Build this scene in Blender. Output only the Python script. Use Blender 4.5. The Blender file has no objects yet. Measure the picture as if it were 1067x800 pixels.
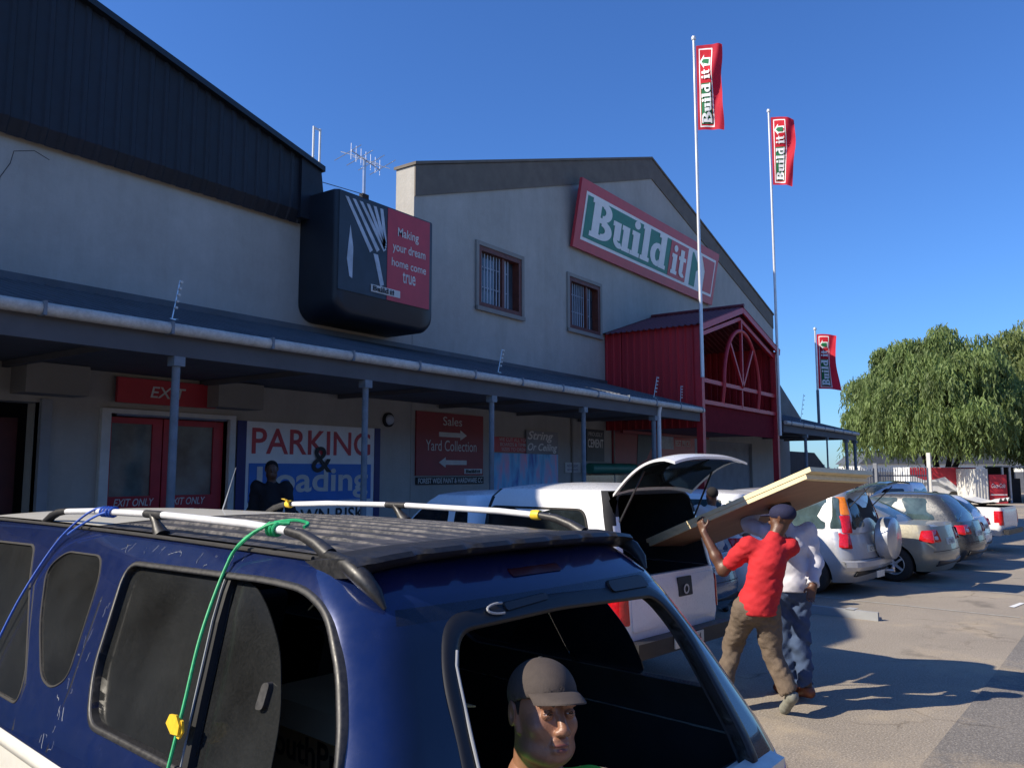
import bpy, bmesh, math, random
import numpy as np
from mathutils import Vector, Matrix
from mathutils.geometry import tessellate_polygon
random.seed(7); np.random.seed(7)
S = bpy.context.scene
C = S.collection
R = math.radians
# ---------------------------------------------------------------- camera, sky, sun, exposure
cam = bpy.data.cameras.new('camera'); co = bpy.data.objects.new('camera', cam); C.objects.link(co)
co.location = (0, 0, 1.95); co.rotation_euler = (R(90+6.1), 0, R(35.7-90))
cam.sensor_width = 36; cam.lens = 850/1067*36; cam.clip_end = 2000; cam.clip_start = .05
S.camera = co
SUN_EL, SUN_AZ = 36.5, 141.0            # azimuth of the sun counted from +X
w = bpy.data.worlds.new('World'); S.world = w; w.use_nodes = True
nt = w.node_tree; bg = nt.nodes['Background']
sky = nt.nodes.new('ShaderNodeTexSky'); sky.sky_type = 'NISHITA'; sky.sun_disc = False
sky.sun_elevation = R(SUN_EL); sky.sun_rotation = R(90-SUN_AZ)
sky.air_density = 1.15; sky.dust_density = 0.25; sky.ozone_density = 3.0; sky.altitude = 100
tint = nt.nodes.new('ShaderNodeMixRGB'); tint.blend_type = 'MULTIPLY'; tint.inputs[0].default_value = 1; tint.inputs[2].default_value = (.60, 1.02, 1.72, 1)   # cool white balance of the photograph
nt.links.new(sky.outputs[0], tint.inputs[1]); nt.links.new(tint.outputs[0], bg.inputs[0]); bg.inputs[1].default_value = 0.067
sl = bpy.data.lights.new('sun', 'SUN'); sl.energy = 4.7; sl.angle = R(.53); sl.color = (1, .90, .74)
so = bpy.data.objects.new('sun', sl); C.objects.link(so)
ts = Vector((math.cos(R(SUN_EL))*math.cos(R(SUN_AZ)), math.cos(R(SUN_EL))*math.sin(R(SUN_AZ)), math.sin(R(SUN_EL))))
so.rotation_euler = ts.to_track_quat('Z', 'Y').to_euler()
so.location = ts*60
S.view_settings.view_transform = 'Standard'; S.view_settings.look = 'None'
S.view_settings.exposure = 0.58; S.view_settings.gamma = 1

# ---------------------------------------------------------------- materials
M = {}
def mat(name, col, rough=.6, metal=0, var=.12, scale=6, bump=0, bscale=60, spec=.5, coat=0, dust=None, dustamt=.0, alpha=None, streak=0, aniso=None):
    m = bpy.data.materials.new(name); m.use_nodes = True; n = m.node_tree; b = n.nodes['Principled BSDF']
    b.inputs['Roughness'].default_value = rough; b.inputs['Metallic'].default_value = metal
    b.inputs['Specular IOR Level'].default_value = spec; b.inputs['Coat Weight'].default_value = coat
    tc = n.nodes.new('ShaderNodeTexCoord')
    out = tc.outputs['Object']
    if streak == 1 or aniso:
        mp = n.nodes.new('ShaderNodeMapping'); mp.inputs['Scale'].default_value = aniso or (1, 1, .12)
        n.links.new(tc.outputs['Object'], mp.inputs[0]); out = mp.outputs[0]
    nz = n.nodes.new('ShaderNodeTexNoise'); nz.inputs['Scale'].default_value = scale; nz.inputs['Detail'].default_value = 7; nz.inputs['Roughness'].default_value = .6
    n.links.new(out, nz.inputs['Vector'])
    rp = n.nodes.new('ShaderNodeValToRGB'); rp.color_ramp.elements[0].position = .3; rp.color_ramp.elements[1].position = .7
    lo = [c*(1-var) for c in col]+[1]; hi = [min(1, c*(1+var)) for c in col]+[1]
    rp.color_ramp.elements[0].color = lo; rp.color_ramp.elements[1].color = hi
    n.links.new(nz.outputs['Fac'], rp.inputs['Fac'])
    cur = rp.outputs['Color']
    if streak == 2:
        m4 = n.nodes.new('ShaderNodeMapping'); m4.inputs['Scale'].default_value = (.7, .7, .12); n.links.new(tc.outputs['Object'], m4.inputs[0])
        n4 = n.nodes.new('ShaderNodeTexNoise'); n4.inputs['Scale'].default_value = 2.4; n4.inputs['Detail'].default_value = 8; n4.inputs['Roughness'].default_value = .7; n.links.new(m4.outputs[0], n4.inputs['Vector'])
        r4 = n.nodes.new('ShaderNodeValToRGB'); r4.color_ramp.elements[0].position = .36; r4.color_ramp.elements[1].position = .62; r4.color_ramp.elements[0].color = (.88, .875, .86, 1); r4.color_ramp.elements[1].color = (1, 1, 1, 1); n.links.new(n4.outputs['Fac'], r4.inputs[0])
        x4 = n.nodes.new('ShaderNodeMixRGB'); x4.blend_type = 'MULTIPLY'; x4.inputs[0].default_value = 1; n.links.new(cur, x4.inputs[1]); n.links.new(r4.outputs[0], x4.inputs[2]); cur = x4.outputs[0]
    if dust:
        n2 = n.nodes.new('ShaderNodeTexNoise'); n2.inputs['Scale'].default_value = scale*4.3; n2.inputs['Detail'].default_value = 9; n2.inputs['Roughness'].default_value = .75
        n.links.new(tc.outputs['Object'], n2.inputs['Vector'])
        r2 = n.nodes.new('ShaderNodeValToRGB'); r2.color_ramp.elements[0].position = .38; r2.color_ramp.elements[1].position = .8
        r2.color_ramp.elements[0].color = (0, 0, 0, 1); r2.color_ramp.elements[1].color = (dustamt,)*3+(1,)
        n.links.new(n2.outputs['Fac'], r2.inputs['Fac'])
        mx = n.nodes.new('ShaderNodeMixRGB'); mx.inputs[2].default_value = tuple(dust)+(1,)
        n.links.new(cur, mx.inputs[1]); n.links.new(r2.outputs['Color'], mx.inputs[0]); cur = mx.outputs[0]
        ad = n.nodes.new('ShaderNodeMath'); ad.operation = 'MULTIPLY_ADD'; ad.inputs[1].default_value = .8; ad.inputs[2].default_value = rough; ad.use_clamp = True
        n.links.new(r2.outputs['Color'], ad.inputs[0]); n.links.new(ad.outputs[0], b.inputs['Roughness'])
    n.links.new(cur, b.inputs['Base Color'])
    if bump:
        n3 = n.nodes.new('ShaderNodeTexNoise'); n3.inputs['Scale'].default_value = bscale; n3.inputs['Detail'].default_value = 5
        n.links.new(tc.outputs['Object'], n3.inputs['Vector'])
        bp = n.nodes.new('ShaderNodeBump'); bp.inputs['Strength'].default_value = bump; bp.inputs['Distance'].default_value = .02
        n.links.new(n3.outputs['Fac'], bp.inputs['Height']); n.links.new(bp.outputs[0], b.inputs['Normal'])
    if alpha is not None: b.inputs['Alpha'].default_value = alpha
    M[name] = m; return m
mat('wall', (.44, .42, .38), .9, streak=2, var=.07, scale=1.2, bump=.25, bscale=25, dust=(.26, .24, .21), dustamt=.25)
mat('wall_low', (.27, .255, .23), .9, var=.1, scale=1.5, bump=.2, bscale=25)
mat('coping', (.16, .135, .11), .9, var=.15, scale=3)
mat('cladding', (.006, .009, .018), .55, var=.35, scale=2, streak=1, dust=(.03, .033, .04), dustamt=.3)
mat('black_box', (.010, .013, .020), .45, var=.2, scale=3)
mat('roof_sheet', (.075, .085, .10), .55, var=.25, scale=2.2, streak=0, dust=(.2, .17, .14), dustamt=.3)
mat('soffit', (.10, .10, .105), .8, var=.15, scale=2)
mat('gutter', (.62, .58, .50), .5, var=.15, scale=4, dust=(.12, .09, .06), dustamt=.5)
mat('post_grey', (.16, .19, .22), .5, var=.25, scale=6, dust=(.3, .3, .3), dustamt=.5)
mat('post_white', (.7, .7, .68), .5, var=.1)
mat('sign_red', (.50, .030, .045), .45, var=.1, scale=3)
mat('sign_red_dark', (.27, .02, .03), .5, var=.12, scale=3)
mat('portico_red', (.42, .016, .024), .5, var=.22, scale=2, streak=1)
mat('portico_post', (.48, .02, .03), .45, var=.15)
mat('roof_maroon', (.13, .02, .03), .6, var=.2, scale=4)
mat('panel_maroon', (.16, .012, .02), .9, var=.2, spec=.1)
mat('door_glass', (.12, .155, .15), .10, var=.5, scale=2.5, spec=.9)
mat('door_red', (.45, .014, .025), .4, var=.15, scale=4)
mat('white', (.80, .80, .78), .5, var=.05)
mat('offwhite', (.62, .61, .57), .6, var=.1, scale=5)
mat('green', (.015, .19, .13), .5, var=.1)
mat('flag_red', (.72, .02, .05), .75, var=.06, scale=5)
mat('flag_green', (.02, .25, .09), .7, var=.06)
mat('sign_blue', (.03, .17, .55), .5, var=.12, scale=3)
mat('navy', (.02, .02, .13), .5, var=.15)
mat('ink', (.012, .012, .015), .6, var=.1)
mat('dark', (.014, .014, .016), .8, var=.3)
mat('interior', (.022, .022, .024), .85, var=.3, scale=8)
mat('glass_dark', (.012, .016, .018), .06, var=.5, scale=5, spec=.6)
mat('glass_dusty', (.014, .015, .015), .12, var=.55, scale=2.5, dust=(.07, .066, .06), dustamt=.13)
mat('glass_tint', (.01, .01, .01), .03, var=.1)
mat('glass_sky', (.05, .08, .085), .08, var=.5, scale=4, spec=.8)
mat('window_glass', (.05, .07, .09), .12, var=.6, scale=1.5, spec=.9)
mat('curtain', (.30, .33, .38), .8, var=.3, scale=8, streak=1)
mat('wood_frame', (.13, .035, .022), .6, var=.3, scale=8)
mat('steel', (.55, .55, .56), .3, metal=.85, var=.1)
mat('pole', (.68, .68, .68), .35, metal=.3, var=.08)
mat('alu', (.85, .85, .85), .35, metal=.4, var=.08)
mat('plastic', (.014, .014, .016), .40, var=.25, scale=12, dust=(.10, .095, .09), dustamt=.3)
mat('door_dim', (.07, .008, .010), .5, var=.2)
mat('rubber', (.02, .02, .02), .8, var=.3, scale=20, dust=(.12, .1, .08), dustamt=.4)
mat('rubber_black', (.008, .008, .009), .45, var=.2, scale=20)
mat('suv_blue', (.006, .017, .088), .22, metal=.30, var=.08, scale=4, coat=1.0, dust=(.08, .09, .11), dustamt=.10)
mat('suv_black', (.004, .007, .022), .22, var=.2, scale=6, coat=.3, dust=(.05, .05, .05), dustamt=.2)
mat('spoiler_black', (.010, .010, .011), .38, var=.2, scale=14, dust=(.09, .085, .08), dustamt=.25)
mat('lamp_dim', (.06, .006, .008), .3, var=.2)
mat('rail_alu', (.80, .80, .80), .38, metal=.25, var=.06, scale=30)
mat('suv_roof', (.045, .048, .055), .28, metal=.3, var=.25, scale=5, dust=(.32, .28, .25), dustamt=.5, aniso=(8, .5, 1))
mat('suv_white', (.72, .70, .62), .3, var=.07, scale=5, coat=.4, dust=(.35, .3, .22), dustamt=.3)
mat('car_white', (.80, .80, .80), .25, var=.04, coat=.5, dust=(.5, .46, .4), dustamt=.2)
mat('car_silver', (.50, .51, .53), .3, metal=.5, var=.05, coat=.5, dust=(.4, .36, .32), dustamt=.3)
mat('car_gold', (.36, .34, .27), .3, metal=.5, var=.06, coat=.5, dust=(.4, .36, .3), dustamt=.3)
mat('car_dark', (.06, .065, .07), .25, metal=.4, var=.1, coat=.5, dust=(.3, .27, .24), dustamt=.3)
mat('car_blue', (.03, .10, .20), .25, metal=.3, var=.1, coat=.5)
mat('lamp_red', (.55, .008, .012), .15, var=.25, scale=30, coat=.6)
mat('lamp_amber', (.8, .22, .02), .15, var=.2, scale=30, coat=.6)
mat('lamp_clear', (.7, .7, .7), .15, var=.15, scale=30, coat=.6)
mat('plate', (.62, .62, .55), .5, var=.1, scale=30)
mat('skin', (.115, .052, .030), .42, var=.18, scale=14, bump=.12, bscale=220)
mat('skin_face', (.25, .118, .070), .42, var=.15, scale=22, bump=.10, bscale=260)
mat('eye_white', (.62, .58, .55), .2, var=.03)
mat('eye_dark', (.015, .008, .005), .1, var=.1)
mat('lips', (.17, .06, .05), .4, var=.15, scale=60)
mat('hair', (.012, .010, .010), .9, var=.4, scale=80, bump=.6, bscale=160)
mat('cap_brown', (.055, .042, .036), .85, var=.12, scale=40, bump=.15, bscale=300)
mat('cap_blue', (.010, .012, .045), .85, var=.2, scale=40)
mat('shirt_red', (.50, .014, .020), .85, var=.09, scale=9, bump=.12, bscale=90)
mat('shirt_white', (.66, .66, .74), .85, var=.06, scale=9, bump=.1, bscale=90)
mat('shirt_grey', (.5, .48, .45), .85, var=.1, scale=9)
mat('hivis', (.10, .55, .03), .7, var=.1, scale=20)
mat('khaki', (.125, .092, .066), .9, var=.22, scale=14, bump=.2, bscale=90)
mat('denim', (.045, .075, .15), .9, var=.15, scale=7, bump=.2, bscale=120)
mat('jacket', (.016, .016, .02), .9, var=.2)
mat('shoe_brown', (.22, .065, .025), .5, var=.2, scale=20)
mat('shoe_grey', (.20, .20, .17), .7, var=.3, scale=25)
mat('wood_pale', (.82, .69, .42), .6, var=.1, scale=5, aniso=(6, .4, 6))
mat('wood_brown', (.34, .20, .12), .6, var=.12, scale=4, aniso=(5, .4, 5))
mat('cardboard', (.50, .33, .18), .85, var=.08, scale=6)
mat('rope_green', (.01, .36, .13), .6, var=.25, scale=90)
mat('rope_blue', (.02, .10, .48), .6, var=.25, scale=90)
mat('tape_yellow', (.80, .52, .03), .5, var=.15, scale=50)
mat('concrete', (.42, .40, .37), .9, var=.12, scale=3, bump=.2, bscale=30)
mat('paving', (.20, .19, .18), .9, var=.15, scale=2, bump=.2)
mat('bark', (.05, .036, .026), .95, var=.4, scale=6, bump=.6, bscale=14)
mat('leaf', (.175, .24, .075), .6, var=.5, scale=.8)
mat('leaf_b', (.20, .25, .085), .6, var=.4, scale=.9)
mat('blocker_dark', (.055, .042, .036), .9, var=.3, scale=2)  # dark tone for the added light blocker behind the camera
mat('cement_grey', (.30, .31, .32), .85, var=.15, scale=2)
mat('vibracrete', (.22, .23, .25), .85, var=.2, scale=3)
mat('pic_dark', (.02, .03, .045), .5, var=.4, scale=2)
mat('pic_light', (.45, .50, .56), .5, var=.25, scale=4)
mat('netting', (.03, .033, .038), .9, var=.3, scale=4)
# dust on the dusty glass is fine speckle over wide faint smears
n = M['glass_dusty'].node_tree
for q in n.nodes:
    if q.type == 'TEX_NOISE' and q.inputs['Scale'].default_value > 8: q.inputs['Scale'].default_value = 130; q.inputs['Detail'].default_value = 3
# off-roader blue mixes to near-black where the normal points rearward
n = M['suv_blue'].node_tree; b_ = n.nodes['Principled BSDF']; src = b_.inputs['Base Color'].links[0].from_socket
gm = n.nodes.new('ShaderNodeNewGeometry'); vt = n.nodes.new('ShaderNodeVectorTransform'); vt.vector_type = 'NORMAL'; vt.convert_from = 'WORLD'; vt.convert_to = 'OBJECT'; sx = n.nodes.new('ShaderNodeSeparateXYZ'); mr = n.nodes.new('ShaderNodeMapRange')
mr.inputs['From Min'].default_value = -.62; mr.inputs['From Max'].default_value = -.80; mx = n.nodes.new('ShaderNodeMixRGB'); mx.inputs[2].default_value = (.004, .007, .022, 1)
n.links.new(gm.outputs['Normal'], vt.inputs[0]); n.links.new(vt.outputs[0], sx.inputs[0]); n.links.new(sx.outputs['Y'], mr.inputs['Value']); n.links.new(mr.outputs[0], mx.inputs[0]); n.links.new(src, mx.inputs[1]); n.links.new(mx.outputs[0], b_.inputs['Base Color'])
# tinted see-through glass
n = M['glass_tint'].node_tree; t_ = n.nodes.new('ShaderNodeBsdfTransparent'); t_.inputs[0].default_value = (.34, .38, .38, 1); g_ = n.nodes.new('ShaderNodeBsdfGlossy'); g_.inputs['Roughness'].default_value = .03; g_.inputs[0].default_value = (1, 1, 1, 1)
f_ = n.nodes.new('ShaderNodeFresnel'); x_ = n.nodes.new('ShaderNodeMixShader'); n.links.new(f_.outputs[0], x_.inputs[0]); n.links.new(t_.outputs[0], x_.inputs[1]); n.links.new(g_.outputs[0], x_.inputs[2]); n.links.new(x_.outputs[0], n.nodes['Material Output'].inputs[0])
for k, f_ in (('leaf', .45), ('leaf_b', .45), ('flag_red', .5), ('flag_green', .4), ('shirt_white', .15)):   # thin things let some light through
    n = M[k].node_tree; b = n.nodes['Principled BSDF']; tr_ = n.nodes.new('ShaderNodeBsdfTranslucent'); ms_ = n.nodes.new('ShaderNodeMixShader'); ms_.inputs[0].default_value = f_
    src = b.inputs['Base Color'].links[0].from_socket; n.links.new(src, tr_.inputs[0]); n.links.new(b.outputs[0], ms_.inputs[1]); n.links.new(tr_.outputs[0], ms_.inputs[2])
    n.links.new(ms_.outputs[0], n.nodes['Material Output'].inputs[0])
# swirled poster
def swirl(name, c1, c2, c3):
    m = bpy.data.materials.new(name); m.use_nodes = True; n = m.node_tree; b = n.nodes['Principled BSDF']; b.inputs['Roughness'].default_value = .5
    tc = n.nodes.new('ShaderNodeTexCoord'); mp = n.nodes.new('ShaderNodeMapping'); mp.inputs['Rotation'].default_value = (0, R(38), 0); mp.inputs['Scale'].default_value = (2.6, 1, .7)
    nz = n.nodes.new('ShaderNodeTexNoise'); nz.inputs['Scale'].default_value = 1.6; nz.inputs['Detail'].default_value = 3; nz.inputs['Distortion'].default_value = .4
    rp = n.nodes.new('ShaderNodeValToRGB'); e = rp.color_ramp.elements; e[0].position = .3; e[0].color = c1+(1,); e[1].position = .72; e[1].color = c3+(1,)
    x = e.new(.5); x.color = c2+(1,)
    n.links.new(tc.outputs['Object'], mp.inputs[0]); n.links.new(mp.outputs[0], nz.inputs['Vector']); n.links.new(nz.outputs['Fac'], rp.inputs[0]); n.links.new(rp.outputs[0], b.inputs['Base Color'])
    M[name] = m
swirl('poster_swirl', (.05, .13, .50), (.16, .55, .85), (.80, .35, .55))
# asphalt
def asphalt(name, base, agg, sand, sandpos):
    m = bpy.data.materials.new(name); m.use_nodes = True; n = m.node_tree; b = n.nodes['Principled BSDF']; b.inputs['Roughness'].default_value = .9
    tc = n.nodes.new('ShaderNodeTexCoord')
    def noise(s, d=6, rgh=.6):
        z = n.nodes.new('ShaderNodeTexNoise'); z.inputs['Scale'].default_value = s; z.inputs['Detail'].default_value = d; z.inputs['Roughness'].default_value = rgh
        n.links.new(tc.outputs['Object'], z.inputs['Vector']); return z.outputs['Fac']
    def ramp(src, p0, p1, c0, c1):
        r = n.nodes.new('ShaderNodeValToRGB'); r.color_ramp.elements[0].position = p0; r.color_ramp.elements[1].position = p1
        r.color_ramp.elements[0].color = c0; r.color_ramp.elements[1].color = c1; n.links.new(src, r.inputs[0]); return r.outputs[0]
    def mix(f, a, c, mode='MIX'):
        x = n.nodes.new('ShaderNodeMixRGB'); x.blend_type = mode
        for i, v in ((0, f), (1, a), (2, c)):
            if isinstance(v, (int, float)): x.inputs[i].default_value = v
            elif isinstance(v, tuple): x.inputs[i].default_value = v
            else: n.links.new(v, x.inputs[i])
        return x.outputs[0]
    big = ramp(noise(.35, 6), .3, .7, tuple(c*.78 for c in base)+(1,), tuple(c*1.2 for c in base)+(1,))
    speck = ramp(noise(70, 3, .7), .48, .70, (0, 0, 0, 1), (.85, .85, .85, 1))
    c1 = mix(speck, big, agg+(1,))
    dk = ramp(noise(45, 4, .7), .30, .46, (.55, .55, .55, 1), (1, 1, 1, 1))
    c2 = mix(1.0, c1, dk, 'MULTIPLY')
    sd = ramp(noise(.55, 8, .65), sandpos, sandpos+.16, (0, 0, 0, 1), (.75, .75, .75, 1))
    c3 = mix(sd, c2, sand+(1,))
    oil = ramp(noise(.9, 4), .62, .72, (1, 1, 1, 1), (.6, .6, .6, 1))
    c4 = mix(1.0, c3, oil, 'MULTIPLY')
    vo = n.nodes.new('ShaderNodeTexVoronoi'); vo.feature = 'DISTANCE_TO_EDGE'; vo.inputs['Scale'].default_value = .62
    wz = n.nodes.new('ShaderNodeTexNoise'); wz.inputs['Scale'].default_value = 2.2; wz.inputs['Detail'].default_value = 8; n.links.new(tc.outputs['Object'], wz.inputs['Vector'])
    va = n.nodes.new('ShaderNodeMixRGB'); va.blend_type = 'ADD'; va.inputs[0].default_value = .55; n.links.new(tc.outputs['Object'], va.inputs[1]); n.links.new(wz.outputs['Color'], va.inputs[2]); n.links.new(va.outputs[0], vo.inputs['Vector'])
    ck = ramp(vo.outputs['Distance'], .004, .014, (.68, .66, .63, 1), (1, 1, 1, 1)); mk = ramp(noise(.45, 3), .52, .60, (0, 0, 0, 1), (1, 1, 1, 1))
    c5 = mix(mk, c4, mix(1.0, c4, ck, 'MULTIPLY'))
    n.links.new(c5, b.inputs['Base Color'])
    bp = n.nodes.new('ShaderNodeBump'); bp.inputs['Strength'].default_value = .5; bp.inputs['Distance'].default_value = .01
    n.links.new(noise(60, 4), bp.inputs['Height']); n.links.new(bp.outputs[0], b.inputs['Normal'])
    M[name] = m
asphalt('asphalt', (.26, .222, .175), (.50, .44, .36), (.46, .37, .25), .53)
asphalt('asphalt_new', (.155, .142, .128), (.36, .33, .29), (.46, .36, .23), .52)

# ---------------------------------------------------------------- mesh helpers
def link(o, parent=None):
    C.objects.link(o)
    if parent: o.parent = parent
    return o
def tag(o, label=None, cat=None, group=None, kind=None):
    if label: o['label'] = label
    if cat: o['category'] = cat
    if group: o['group'] = group
    if kind: o['kind'] = kind
    return o
def empty(name, loc=(0, 0, 0), rz=0, label=None, cat=None, group=None):
    o = bpy.data.objects.new(name, None); o.location = loc; o.rotation_euler = (0, 0, rz); o.empty_display_size = .2
    link(o); return tag(o, label, cat, group)
def mesh_obj(name, V, F, m, parent=None, smooth=False, midx=None):
    me = bpy.data.meshes.new(name); me.from_pydata([tuple(map(float, v)) for v in V], [], [tuple(int(i) for i in f) for f in F]); 
    for mm in (m if isinstance(m, (list, tuple)) else [m]): me.materials.append(M[mm] if isinstance(mm, str) else mm)
    if midx is not None: me.polygons.foreach_set('material_index', midx)
    if smooth: me.polygons.foreach_set('use_smooth', [True]*len(me.polygons))
    me.update()
    return link(bpy.data.objects.new(name, me), parent)
class MB:
    def __init__(s): s.V = []; s.F = []; s.mi = []
    def add(s, V, F, mi=0):
        b = len(s.V); s.V += [tuple(v) for v in V]; s.F += [tuple(b+i for i in f) for f in F]; s.mi += [mi]*len(F); return s
    def box(s, x0, x1, y0, y1, z0, z1, mi=0):
        V = [(x0, y0, z0), (x1, y0, z0), (x1, y1, z0), (x0, y1, z0), (x0, y0, z1), (x1, y0, z1), (x1, y1, z1), (x0, y1, z1)]
        return s.add(V, [(0, 3, 2, 1), (4, 5, 6, 7), (0, 1, 5, 4), (1, 2, 6, 5), (2, 3, 7, 6), (3, 0, 4, 7)], mi)
    def beam(s, a, b, wx, wz, mi=0, up=(0, 0, 1)):
        a = Vector(a); b = Vector(b); d = (b-a).normalized(); u = Vector(up)
        if abs(d.dot(u)) > .98: u = Vector((0, 1, 0))
        r = d.cross(u).normalized(); u = r.cross(d)
        V = [p+r*sx*wx/2+u*sz*wz/2 for p in (a, b) for sx, sz in ((-1, -1), (1, -1), (1, 1), (-1, 1))]
        return s.add(V, [(0, 3, 2, 1), (4, 5, 6, 7), (0, 1, 5, 4), (1, 2, 6, 5), (2, 3, 7, 6), (3, 0, 4, 7)][0:0] + [(3, 2, 1, 0), (4, 5, 6, 7), (0, 1, 5, 4), (1, 2, 6, 5), (2, 3, 7, 6), (3, 0, 4, 7)], mi)
    def tube(s, pts, r, seg=10, mi=0, cap=True):
        pts = [Vector(p) for p in pts]; n = len(pts); rr = r if isinstance(r, (list, tuple)) else [r]*n
        V = []; prev = None
        for i, p in enumerate(pts):
            d = (pts[min(i+1, n-1)]-pts[max(i-1, 0)]).normalized()
            if prev is None:
                u = Vector((0, 0, 1)) if abs(d.z) < .9 else Vector((1, 0, 0))
            else: u = prev
            u = (u-d*u.dot(d)).normalized(); prev = u; v = d.cross(u)
            for k in range(seg):
                a = 2*math.pi*k/seg; V.append(p+(u*math.cos(a)+v*math.sin(a))*rr[i])
        F = []
        for i in range(n-1):
            for k in range(seg):
                a = i*seg+k; b = i*seg+(k+1) % seg; F.append((a, b, b+seg, a+seg))
        if cap: F.append(tuple(range(seg-1, -1, -1))); F.append(tuple((n-1)*seg+k for k in range(seg)))
        return s.add(V, F, mi)
    def lathe(s, prof, center, axis=(0, 0, 1), seg=24, mi=0):   # prof: (radius, height)
        ax = Vector(axis).normalized(); u = ax.orthogonal().normalized(); v = ax.cross(u); c = Vector(center)
        V = []
        for r_, h in prof:
            for k in range(seg):
                a = 2*math.pi*k/seg; V.append(c+ax*h+(u*math.cos(a)+v*math.sin(a))*r_)
        F = []
        for i in range(len(prof)-1):
            for k in range(seg):
                a = i*seg+k; b = i*seg+(k+1) % seg; F.append((a, b, b+seg, a+seg))
        return s.add(V, F, mi)
    def prism(s, poly, y0, y1, mi=0, holes=(), plane='xz'):    # poly in (x,z) extruded from y0 to y1
        loops = [list(poly)]+[list(h) for h in holes]
        flat = [p for l in loops for p in l]; n = len(flat)
        f3 = (lambda p, d: (p[0], d, p[1])) if plane == 'xz' else ((lambda p, d: (p[0], p[1], d)) if plane == 'xy' else (lambda p, d: (d, p[0], p[1])))
        tri = tessellate_polygon([[Vector((p[0], p[1], 0)) for p in l] for l in loops])
        V = [f3(p, y0) for p in flat]+[f3(p, y1) for p in flat]
        F = [tuple(t) for t in tri]+[tuple(n+i for i in reversed(t)) for t in tri]
        b = 0
        for l in loops:
            m_ = len(l)
            for i in range(m_): j = (i+1) % m_; F.append((b+i, b+j, n+b+j, n+b+i))
            b += m_
        return s.add(V, F, mi)
    def build(s, name, m, parent=None, smooth=False, fix=True):
        o = mesh_obj(name, s.V, s.F, m, parent, False, s.mi if isinstance(m, (list, tuple)) else None)
        if fix:
            bm = bmesh.new(); bm.from_mesh(o.data); bmesh.ops.recalc_face_normals(bm, faces=bm.faces); bm.to_mesh(o.data); bm.free()
        if smooth:
            o.data.polygons.foreach_set('use_smooth', [True]*len(o.data.polygons)); autosmooth(o)
        return o
def autosmooth(o, ang=40):
    me = o.data
    bm = bmesh.new(); bm.from_mesh(me)
    for e in bm.edges:
        if len(e.link_faces) == 2 and e.calc_face_angle(0) > R(ang): e.smooth = False
    bm.to_mesh(me); bm.free()
def rect(x0, x1, z0, z1): return [(x0, z0), (x1, z0), (x1, z1), (x0, z1)]
def roundpoly(pts, r, n=5):
    out = []; N = len(pts)
    for i in range(N):
        p = Vector(pts[i]); a = Vector(pts[i-1]); b = Vector(pts[(i+1) % N])
        da = (a-p); db = (b-p); rr = min(r, da.length*.45, db.length*.45)
        A = p+da.normalized()*rr; B = p+db.normalized()*rr
        for k in range(n+1):
            t = k/n; q = A*(1-t)**2+p*2*t*(1-t)+B*t*t; out.append((q.x, q.y))
    return out
# ---- lettering: a font curve turned into a mesh, fitted into a box origin + U*w + V*h
def text_vf(txt, bold=0.0, shear=0.0, spacing=1.0, align='CENTER', extr=0.0, line=1.0):
    cu = bpy.data.curves.new('t', 'FONT'); cu.body = txt; cu.size = 1; cu.offset = bold; cu.shear = shear; cu.space_character = spacing; cu.align_x = align
    cu.extrude = extr; cu.resolution_u = 4; cu.space_line = line
    o = bpy.data.objects.new('t', cu); C.objects.link(o)
    dg = bpy.context.evaluated_depsgraph_get(); me = bpy.data.meshes.new_from_object(o.evaluated_get(dg))
    V = np.array([v.co[:] for v in me.vertices]); F = [tuple(p.vertices) for p in me.polygons]
    bpy.data.objects.remove(o); bpy.data.curves.remove(cu); bpy.data.meshes.remove(me)
    mn = V.min(0); mx = V.max(0); V[:, 0] = (V[:, 0]-mn[0])/(mx[0]-mn[0]); V[:, 1] = (V[:, 1]-mn[1])/(mx[1]-mn[1])
    return V, F
def lettering(parent, txt, m, org, U, Vv, w_, h_, name='lettering', **k):
    V, F = text_vf(txt, **k); U = Vector(U).normalized(); Vv = Vector(Vv).normalized(); org = Vector(org)
    return mesh_obj(name, [org+U*(v[0]*w_)+Vv*(v[1]*h_) for v in V], F, m, parent)
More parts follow.
